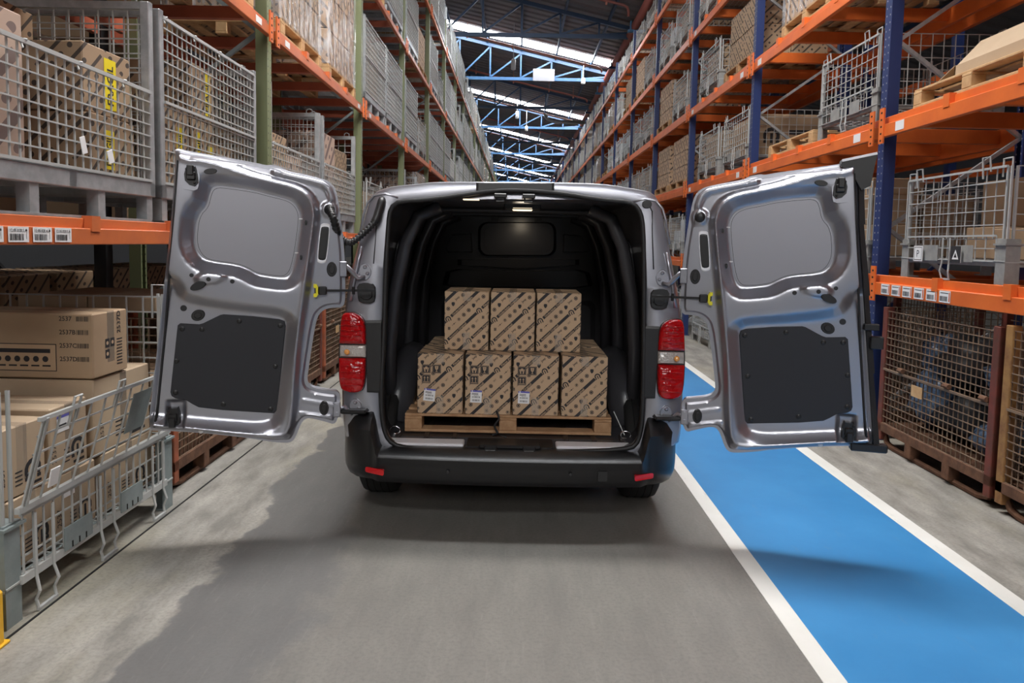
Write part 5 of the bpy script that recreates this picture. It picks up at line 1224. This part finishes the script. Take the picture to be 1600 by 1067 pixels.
# ---------------------------------------------------------------- the load inside the van
PY, PYU = 4.03, 4.17
BW, BD, BH_ = .264, .36, .352
lp = make_pallet(1.2, .98, '', bh=.060, wood='woodv', th=.015, tb=.016); lp.location = (-.035, 4.02+.49, FZ+.008); lp.rotation_euler = (0, 0, PI/2)
lp['label'] = 'worn wooden pallet under the printed cartons on the van floor'
PZ = FZ + .008 + .107
ANG = math.radians(44)
def carton_print(kind):
    W, Hh = BW, BH_; P = Print(W, Hh); c, sn = math.cos(ANG), math.sin(ANG)
    TX = ['Recambio Original', 'Parts Genuine', 'Accessori Originali', 'Pièces d\'origine', 'Onderdelen Originele', 'Alkuperäiset Osat']
    per = .089; ph = .028 if kind == 'a' else .062
    for k in range(-3, 5):
        o = ph + per*k              # offset of the band perpendicular to its run
        q = lambda t, d: (t*c - (o+d)*sn, t*sn + (o+d)*c)
        t = -.5 + (.11 if k % 2 else 0); j = (k*2) % 6
        while t < .6:               # runs of ink carrying reversed lettering, then the m mark
            ln = .235; P.poly([q(t, -.0088), q(t+ln, -.0088), q(t+ln, .0088), q(t, .0088)], 'ink', 1)
            x, y = q(t+.012, -.006); P.text(TX[j % 6], x, y, .0125, 'inkbrown', ANG, 2, .015)
            x, y = q(t+ln+.02, 0)
            P.omega_m(x, y, .0175, 'ink', ANG*.6, 2)
            t += ln + .044; j += 1
        t = -.45 + .037*(k % 3); i = k*3
        while t < .6:               # the row of round marks, shields and names between two bands
            x, y = q(t, per/2); i += 1; m_ = i % 9
            if m_ in (0, 1): P.ring(x, y, .0115, .008, 'ink', 1); P.rect(x-.005, y-.0055, x+.005, y+.0055, 'ink', 1)
            elif m_ == 2: P.shield(x, y, .012, 'ink', 0)
            elif m_ == 3: P.text('Jeep', x-.012, y-.006, .0125, 'ink', ANG, 1, .02)
            elif m_ == 4: P.disc(x, y, .0115, 'ink', 1); P.ring(x, y, .0075, .0058, 'inkbrown', 2)
            elif m_ == 5: P.text('SRT', x-.012, y-.006, .0095, 'ink', ANG, 1)
            elif m_ == 6: P.rect(x-.007, y-.009, x+.007, y+.009, 'ink', 1); [P.rect(x-.006, y-.0065+.0045*z_, x+.006, y-.0055+.0045*z_, 'inkbrown', 2) for z_ in range(4)]
            elif m_ == 7: P.poly([q(t-.016, per/2-.001), q(t+.016, per/2-.001), q(t+.016, per/2+.001), q(t-.016, per/2+.001)], 'ink', 1); P.disc(x, y, .004, 'ink', 1, 6)
            else: P.ring(x, y, .0095, .0072, 'ink', 1, 0, 2*PI, 10); P.shield(x, y, .005, 'ink', 0)
            t += .040
    if kind == 'b':                 # handling marks and the address label of the front row
        for x, y, g in ((.026, .237, 0), (.086, .237, 1), (.026, .178, 2)):
            P.rect(x, y, x+.05, y+.05, 'ink', 3); P.rect(x+.003, y+.003, x+.047, y+.047, 'inkbrown', 4); P.rect(x+.0042, y+.0042, x+.0458, y+.0458, 'ink', 5)
            cx, cy = x+.025, y+.025
            if g == 0:
                P.disc(cx, cy+.005, .009, 'inkbrown', 6); P.poly([(cx-.016, cy+.008), (cx-.012, cy+.008), (cx-.005, cy-.007), (cx-.004, cy-.018), (cx-.01, cy-.018)], 'inkbrown', 6); P.poly([(cx+.016, cy+.008), (cx+.01, cy-.018), (cx+.004, cy-.018), (cx+.005, cy-.007), (cx+.012, cy+.008)], 'inkbrown', 6)
            elif g == 1:
                P.poly([(cx-.011, cy+.017), (cx+.011, cy+.017), (cx+.008, cy-.001), (cx+.002, cy-.005), (cx+.002, cy-.014), (cx+.009, cy-.017), (cx-.009, cy-.017), (cx-.002, cy-.014), (cx-.002, cy-.005), (cx-.008, cy-.001)], 'inkbrown', 6); P.poly([(cx-.001, cy+.016), (cx+.004, cy+.008), (cx, cy+.006), (cx+.003, cy), (cx-.003, cy+.007), (cx+.001, cy+.009)], 'ink', 7)
            else:
                for dx in (-.009, .009): P.rect(cx+dx-.0018, cy-.013, cx+dx+.0018, cy+.006, 'inkbrown', 6); P.poly([(cx+dx-.006, cy+.005), (cx+dx+.006, cy+.005), (cx+dx, cy+.016)], 'inkbrown', 6)
                P.rect(cx-.017, cy-.018, cx+.017, cy-.015, 'inkbrown', 6)
        # strokes reach their own face only
    return P
def van_carton(kind, x, y, z, label, first, dz=0.0, rz=0.0):
    o = obj('carton', VC_MESH, None, (x, y, z), rz); tag(o, label, 'box', 'printed cartons loaded in the van')
    if kind in first: pr = obj('print', first[kind], o)
    else:
        f = lambda u, v, d: (-BW/2+u, -BD/2-.0004-d, v)
        pr = PRN[kind].build('print', o, f, .0002); first[kind] = pr.data
    for tp in TAPES: obj('tape', tp, o)
    if kind == 'b':
        if 'lab' not in first:
            L = Print(.066, .072); L.rect(0, 0, .066, .072, 'paper', 1); L.rect(0, .062, .066, .072, 'paperblue', 2); L.disc(.01, .067, .004, 'paper', 3, 8)
            for yy in (.052, .046): L.rect(.008, yy, .045, yy+.003, 'ink', 2)
            L.text('REF 0213', .02, .039, .005, 'ink', 0, 2); barcode(L, .01, .028, .046, .009, 'ink', 2, 3); barcode(L, .012, .008, .044, .011, 'ink', 2, 9)
            lab = L.build('address_label', o, lambda u, v, d: (-BW/2+.028+u, -BD/2-.0024-d, .072+v), .0002, 'white label with a blue header'); first['lab'] = lab.data
        else: lab = obj('address_label', first['lab'], o); lab['label'] = 'white label with a blue header'
        if dz: lab.rotation_euler = (0, dz, 0); lab.location = (0, 0, -.004)
    return o
b_ = MB().cbox((-BW/2, -BD/2, 0), (BW/2, BD/2, BH_), .004); b_.m[2] = 1; b_.f.append(b_.f[2]); b_.f.pop()
VC_MESH = b_.mesh('carton', [M['stripev'], M['cardv']])
TAPES = [MB().box(a, b).mesh('tape', M['tape']) for a, b in (((-.022, -BD/2-.0022, BH_*.84), (.022, -BD/2-.0016, BH_)), ((-.022, -BD/2, BH_), (.022, BD/2, BH_+.0006)), ((-.02, -BD/2-.0022, 0), (.02, -BD/2-.0016, BH_*.3)))]
PRN = {'a': carton_print('a'), 'b': carton_print('b')}; first = {}
for k, (px, kd, rz) in enumerate(((687.5, 'b', .0), (762, 'b', .006), (837, 'b', -.004), (913, 'a', .0))):
    x = unproj(px, 610, (0, PY, 0), Vector((0, 1, 0))).x
    van_carton(kd, x, PY + BD/2, PZ, ['printed carton with white label at the left end of the front row on the pallet', 'printed carton with white label, second from the left in the front row on the pallet', 'printed carton with white label, third from the left in the front row on the pallet', 'printed carton without a label at the right end of the front row on the pallet'][k], first, .09 if k == 0 else .03, rz)
    van_carton('a', x + (.012 if k < 2 else -.004), PY + BD*1.5 + .02, PZ, f'printed carton in the back row on the pallet, {["left end", "second from the left", "third from the left", "right end"][k]}', first)
for k, px in enumerate((729, 801, 873)):
    x = unproj(px, 500, (0, PYU, 0), Vector((0, 1, 0))).x
    van_carton('a', x, PYU + BD/2, PZ + BH_ + .002, f'printed carton of the upper row of three in the van, {["left", "middle", "right"][k]} one', first)
kn = MB()
kx = -.10
pts = [Vector((kx, 4.005, FZ+.14)), Vector((kx+.012, 3.99, FZ+.10)), Vector((kx-.01, 3.985, FZ+.06)), Vector((kx+.004, 3.98, FZ+.02)), Vector((kx-.02, 3.96, FZ+.012))]
kn.tube(catmull(pts, 6), .006, 6).tube(catmull([p + Vector((.01*math.sin(i*3), -.004, .004)) for i, p in enumerate(pts)], 6), .005, 6).tube([(kx+.004, 3.98, FZ+.02), (kx+.03, 3.95, FZ+.013), (kx+.06, 3.93, FZ+.012)], .004, 5)
o = obj('tie_strap', kn.mesh('tie_strap', M['seal'], True)); tag(o, 'dark knotted tie strap hanging from the middle of the pallet', 'strap')
o = obj('lashing_cord', MB().tube([(.58, 4.05, PZ+.03), (.64, 4.0, FZ+.02)], .003, 5).mesh('lashing_cord', M['wire'])); tag(o, 'thin pale cord from the pallet corner to the right floor ring', 'cord')
# ---------------------------------------------------------------- grey-green container with the lowered gate, front left
gx0 = -1.985; ga, gb = 2.66, 4.0
t = thing('wire_container', 'grey-green wire container with its upper gate hanging open on the floor at left', 'wire container', (gx0, (ga+gb)/2, 0))
Lc = gb-ga; y0, y1 = -Lc/2, Lc/2; D = 1.05
for y, sg in ((y0, 1), (y1, -1)):
    for x, sx in ((0, -1), (-D, 1)):
        part('corner_foot', MB().box((min(x, x+sx*.09), min(y, y+sg*.014), 0), (max(x, x+sx*.09), max(y, y+sg*.014), .42)).box((min(x+sx*.0005, x+sx*.014), min(y+sg*.0142, y+sg*.09), 0), (max(x+sx*.0005, x+sx*.014), max(y+sg*.0142, y+sg*.09), .42)).box((min(x, x+sx*.1)-.012, min(y, y+sg*.1)-.012, .40), (max(x, x+sx*.1)+.012, max(y, y+sg*.1)+.012, .412)).box((min(x+sx*.015, x+sx*.088), min(y+sg*.015, y+sg*.088), .001), (max(x+sx*.015, x+sx*.088), max(y+sg*.015, y+sg*.088), .01)), M['greyg'], t)
        if x < 0 or True:
            rd = MB()
            for dx, dy in ((.015, .015), (.06, .012), (.012, .06)): rd.bar((x+sx*dx, y+sg*dy, .4), (x+sx*dx, y+sg*dy, 1.24 if (x < 0 or sg < 0) else .95), .012, caps=False)
            if x == 0 and sg < 0:
                for k in range(9): rd.bar((x+sx*.0, y, .5+.09*k), (x+sx*.07, y, .5+.09*k), .008); rd.bar((x, y, .5+.09*k), (x, y+sg*.07, .5+.09*k), .008)
                rd.tube([(x+sx*.02, y+sg*.02, 1.2), (x+sx*.02, y+sg*.02, 1.29), (x+sx*.09, y+sg*.02, 1.29), (x+sx*.09, y+sg*.02, 1.1)], .006, 5)
            part('corner_rods', rd, M['wire'], t)
b = MB()
for x in (-.036, -D+.036): b.box((x-.02, y0+.016, .13), (x+.02, y1-.016, .165))
for y in (y0+.037, y1-.037, 0): b.box((-D+.016, y-.02, .131), (-.016, y+.02, .164))
part('base_frame', b, M['greyg'], t)
part('floor_mesh', wire_panel(MB(), (-D, y0, .16), (1,0,0), (0,1,0), D, Lc, .09, .09, .004), M['wire'], t)
for y, hh in ((y1-.012, 1.22), (y0+.012, .95)):
    part('side_mesh', wire_panel(MB(), (-D+.05, y, .165), (1,0,0), (0,0,1), D-.1, hh-.165, .1, .09, .004), M['wire'], t)
part('back_mesh', wire_panel(MB(), (-D+.012, y0+.05, .165), (0,1,0), (0,0,1), Lc-.1, 1.05, .1, .1, .004), M['wire'], t)
lg = wire_panel(MB(), (.0, y0+.10, .165), (0,1,0), (0,0,1), Lc-.2, .27, .062, .09, .0035)
lg.bar((.004, y0+.09, .435), (.004, y1-.09, .435), .014); lg.box((-.012, y0+.08, .15), (.012, y1-.08, .185))
for q in (.16, .5, .86):
    y = y0 + Lc*q
    for dy in (-.055, .055): lg.tube([(.014, y+dy, .42), (.014, y+dy, .15), (.03, y+dy*1.1, .09), (.012, y+dy*1.05, .05), (.02, y+dy, .008)], .0065, 6)
    lg.bar((.02, y-.06, .008), (.02, y+.06, .008), .014)
part('lower_gate', lg, M['wire'], t)
for q in (.33, .66):
    y = y0 + Lc*q; pl = MB().box((.012, y-.10, .17), (.018, y+.10, .275)); 
    for dy in (-.05, 0, .05): pl.box((.017, y+dy-.004, .172), (.0195, y+dy+.004, .2), 1)
    o = part('slotted_plate', pl, [M['greyg'], M['hole']], t)
# upper gate folded outward
ug = MB(); b0 = Vector((.012, 0, .46)); tl = Vector((.10, 0, .375))
U_ = Vector((0, 1, 0)); T_ = tl.normalized(); hgt = tl.length
wire_panel(ug, b0 + Vector((0, y0+.08, 0)), U_, T_, Lc-.16, hgt, .105, .085, .0035)
ug.bar(b0+Vector((0, y0+.06, 0)), b0+Vector((0, y1-.06, 0)), .024); ug.bar(b0+tl+Vector((0, y0+.06, 0)), b0+tl+Vector((0, y1-.06, 0)), .016)
ug.bar(b0+Vector((.004, y0+.10, -.0)), b0+tl+Vector((.004, y0+.10, 0)), .014); ug.bar(b0+Vector((.004, y1-.08, 0)), b0+tl+Vector((.004, y1-.08, 0)), .014)
for q in (.2, .45, .7, .92):
    p = b0+tl+Vector((0, y0+Lc*q, 0)); ug.tube([p+T_*-.08, p+T_*.05, p+T_*.05+Vector((0, .045, 0)), p+T_*-.06+Vector((0, .045, 0))], .006, 5)
part('upper_gate', ug, M['wire'], t)
pl = MB(); c0 = b0 + T_*.13 + Vector((.008, y0+Lc*.56, 0)); pl.prism([(0, 0), (.17, 0), (.17, .21), (0, .21)], lambda u, v: tuple(c0+U_*u+T_*v), lambda u, v: tuple(c0+U_*u+T_*v+Vector((.004, 0, 0)))); part('gate_plate', pl, M['greyg'], t)
P = Print(.05, .2); P.rect(0, 0, .05, .2, 'black', 1); P.text('REG 09', .035, .02, .022, 'galv', PI/2, 2); [P.disc(.025, .03+.05*k, .006, 'galv', 3, 8) for k in range(4)]
P.build('id_plate', t, lambda u, v, d: (-.075+u, y0-.001-d, .17+v), .0008)
o = obj('document_pouch', MB().cbox((.0, -.03, 0), (.006, .03, .08), .002).mesh('document_pouch', M['paper'])); o.location = (gx0+.06, 2.86, .52); o.rotation_euler = (0, .2, 0); tag(o, 'small clear document pouch hanging on the lowered gate', 'pouch')
o = obj('wire_label', MB().cbox((0, -.02, 0), (.004, .02, .08), .001).mesh('wire_label', M['paper'])); o.location = (LX+.02, 3.36, 1.95); o.rotation_euler = (.3, 0, 0); tag(o, 'torn white slip stuck on the nearest stillage gate, left of two', 'label')
o = obj('wire_label', MB().cbox((0, -.024, 0), (.004, .024, .065), .001).mesh('wire_label', M['paper'])); o.location = (LX+.02, 3.58, 1.93); o.rotation_euler = (.35, 0, 0); tag(o, 'torn white slip stuck on the nearest stillage gate, right of two', 'label')
# cartons in it
def near_carton(w_, l_, h_, loc, mat, label, rz=0):
    o = obj('carton', carton_mesh(w_, l_, h_, mat), None, loc, rz); tag(o, label, 'box')
    part('tape', MB().box((w_/2, -.03, h_*.2), (w_/2+.0006, .03, h_)), M['tape'], o); part('tape', MB().box((-w_/2, -.03, h_), (w_/2, .03, h_+.0006)), M['tape'], o); return o
big = near_carton(.78, .30, .32, (-2.06-.39, 3.54, .862), 'card', 'wide brown carton with printed frame lying on top of the near left container')
P = Print(.78, .33)
P.rect(.06, .035, .60, .17, 'ink', 1); P.rect(.064, .039, .596, .166, 'inkbrown', 2); P.omega_m(.16, .105, .05, 'ink', 0, 3); P.rect(.30, .125, .57, .145, 'ink', 3)
for k in range(6): P.disc(.315+.046*k, .095, .015, 'ink', 3, 10)
for k in range(5): P.rect(.31+.055*k, .058, .35+.055*k, .066, 'ink', 3)
for k, s_ in enumerate(('2537', '2537B', '2537C', '2537D')):
    P.text(s_, .615, .285-.066*k, .022, 'ink', 0, 1, .01); barcode(P, .70, .283-.066*k, .06, .024, 'ink', 1, k)
P.build('print', big, lambda u, v, d: (-.39+u, -.15-.0006-d, v), .0004)
P = Print(.30, .33)
for x, y in ((.1, .14), (.145, .14), (.1, .085)): P.rect(x, y, x+.036, y+.044, 'ink', 1); P.disc(x+.018, y+.022, .01, 'inkbrown', 2, 8)
for k in range(9): P.rect(.2, .04+.016*k, .25, .046+.016*k, 'ink', 1)
P.text('2537D', .235, .2, .03, 'ink', PI/2, 1, .02); P.build('print', big, lambda u, v, d: (.39+.0006+d, -.15+u, v), .0004)
rows = [(2.93, .30, .3, .165, 'first on the lower row'), (3.25, .30, .3, .165, 'second on the lower row'), (3.70, .5, .3, .165, 'long one at the far end of the lower row'),
        (2.90, .28, .30, .468, 'first on the middle row'), (3.20, .28, .32, .468, 'second on the middle row, with a label'), (3.66, .52, .385, .468, 'tall one under the wide carton')]
for k, (yy, l_, h_, z, w_) in enumerate(rows):
    o = near_carton(.55, l_, h_, (-2.07-.275, yy, z), 'card2', f'pale brown carton, near left container, {w_}', (.03, -.02, .01, -.03, .02, 0)[k])
    P = Print(l_, h_)
    if k in (4, 1):
        Q = Print(l_, h_); Q.rect(.05, h_*.62, .14, h_*.86, 'paper', 1); Q.rect(.05, h_*.82, .14, h_*.86, 'paperblue', 2); Q.rect(.06, h_*.7, .12, h_*.73, 'ink', 2)
        Q.build('address_label', o, lambda u, v, d: (.275+.0012+d, -l_/2+u, v), .0004, 'white label with a blue edge')
    P.omega_m(l_*.72, h_*.3, .05, 'ink', 0, 1); P.rect(l_*.6, h_*.08, l_*.9, h_*.12, 'ink', 1); P.text('2537', l_*.15, h_*.2, .03, 'ink', PI/2, 1)
    for j in range(4): P.rect(l_*.35, h_*(.15+.06*j), l_*.5, h_*(.17+.06*j), 'ink', 1)
    P.build('print', o, lambda u, v, d: (.275+.0006+d, -l_/2+u, v), .0004)
# yellow post guard at the very edge
t = thing('post_guard', 'yellow steel rack post guard at the near left edge on the floor', 'guard', (-1.90, 2.53, 0))
part('column', MB().cbox((-.22, -.05, 0), (-.028, .05, .22), .012), M['guard'], t); part('foot_plate', MB().cbox((-.24, -.06, 0), (-.018, .06, .012), .003), M['guard'], t)
# small signs on the near right cage
for k, (yy, txt) in enumerate(((5.16, 'P'), (4.72, '!'))):
    P = Print(.11, .11); P.rect(0, 0, .11, .11, 'paper' if k == 0 else 'ink', 1)
    if k == 0: P.rect(.008, .008, .102, .012, 'ink', 2); P.rect(.008, .098, .102, .102, 'ink', 2); P.rect(.008, .008, .012, .102, 'ink', 2); P.rect(.098, .008, .102, .102, 'ink', 2); P.text('P', .035, .03, .05, 'ink', 0, 2)
    else: P.poly([(.02, .022), (.09, .022), (.055, .088)], 'paper', 2); P.poly([(.038, .034), (.072, .034), (.055, .066)], 'ink', 3)
    e = obj('tag_sign', None, None)
    bpy.data.objects.remove(e)
    hold = obj('tag_sign', MB().box((0, -.055, 0), (.003, .055, .11)).mesh('tag_sign', M['paper'])); hold.location = (RX-.012-.02, yy, RLEV[0]+RBH+.125)
    tag(hold, ['white square sign with a letter P on the near right cage', 'black square sign with white triangle on the near right cage'][k], 'sign')
    P.build('print', hold, lambda u, v, d: (-.0006-d, .055-u, v), .0006)

for pr in [STH, STF, CAGE, CAGE_L, STHF, STFF, CAGEF, PAL, PALD, C_R, C_Y, C_O] + LOADS + STACKS:      # kinds made ready but not needed
    if pr.name not in USED:
        for ch in KIDS.get(pr.as_pointer(), ()): bpy.data.objects.remove(ch)
        bpy.data.objects.remove(pr)
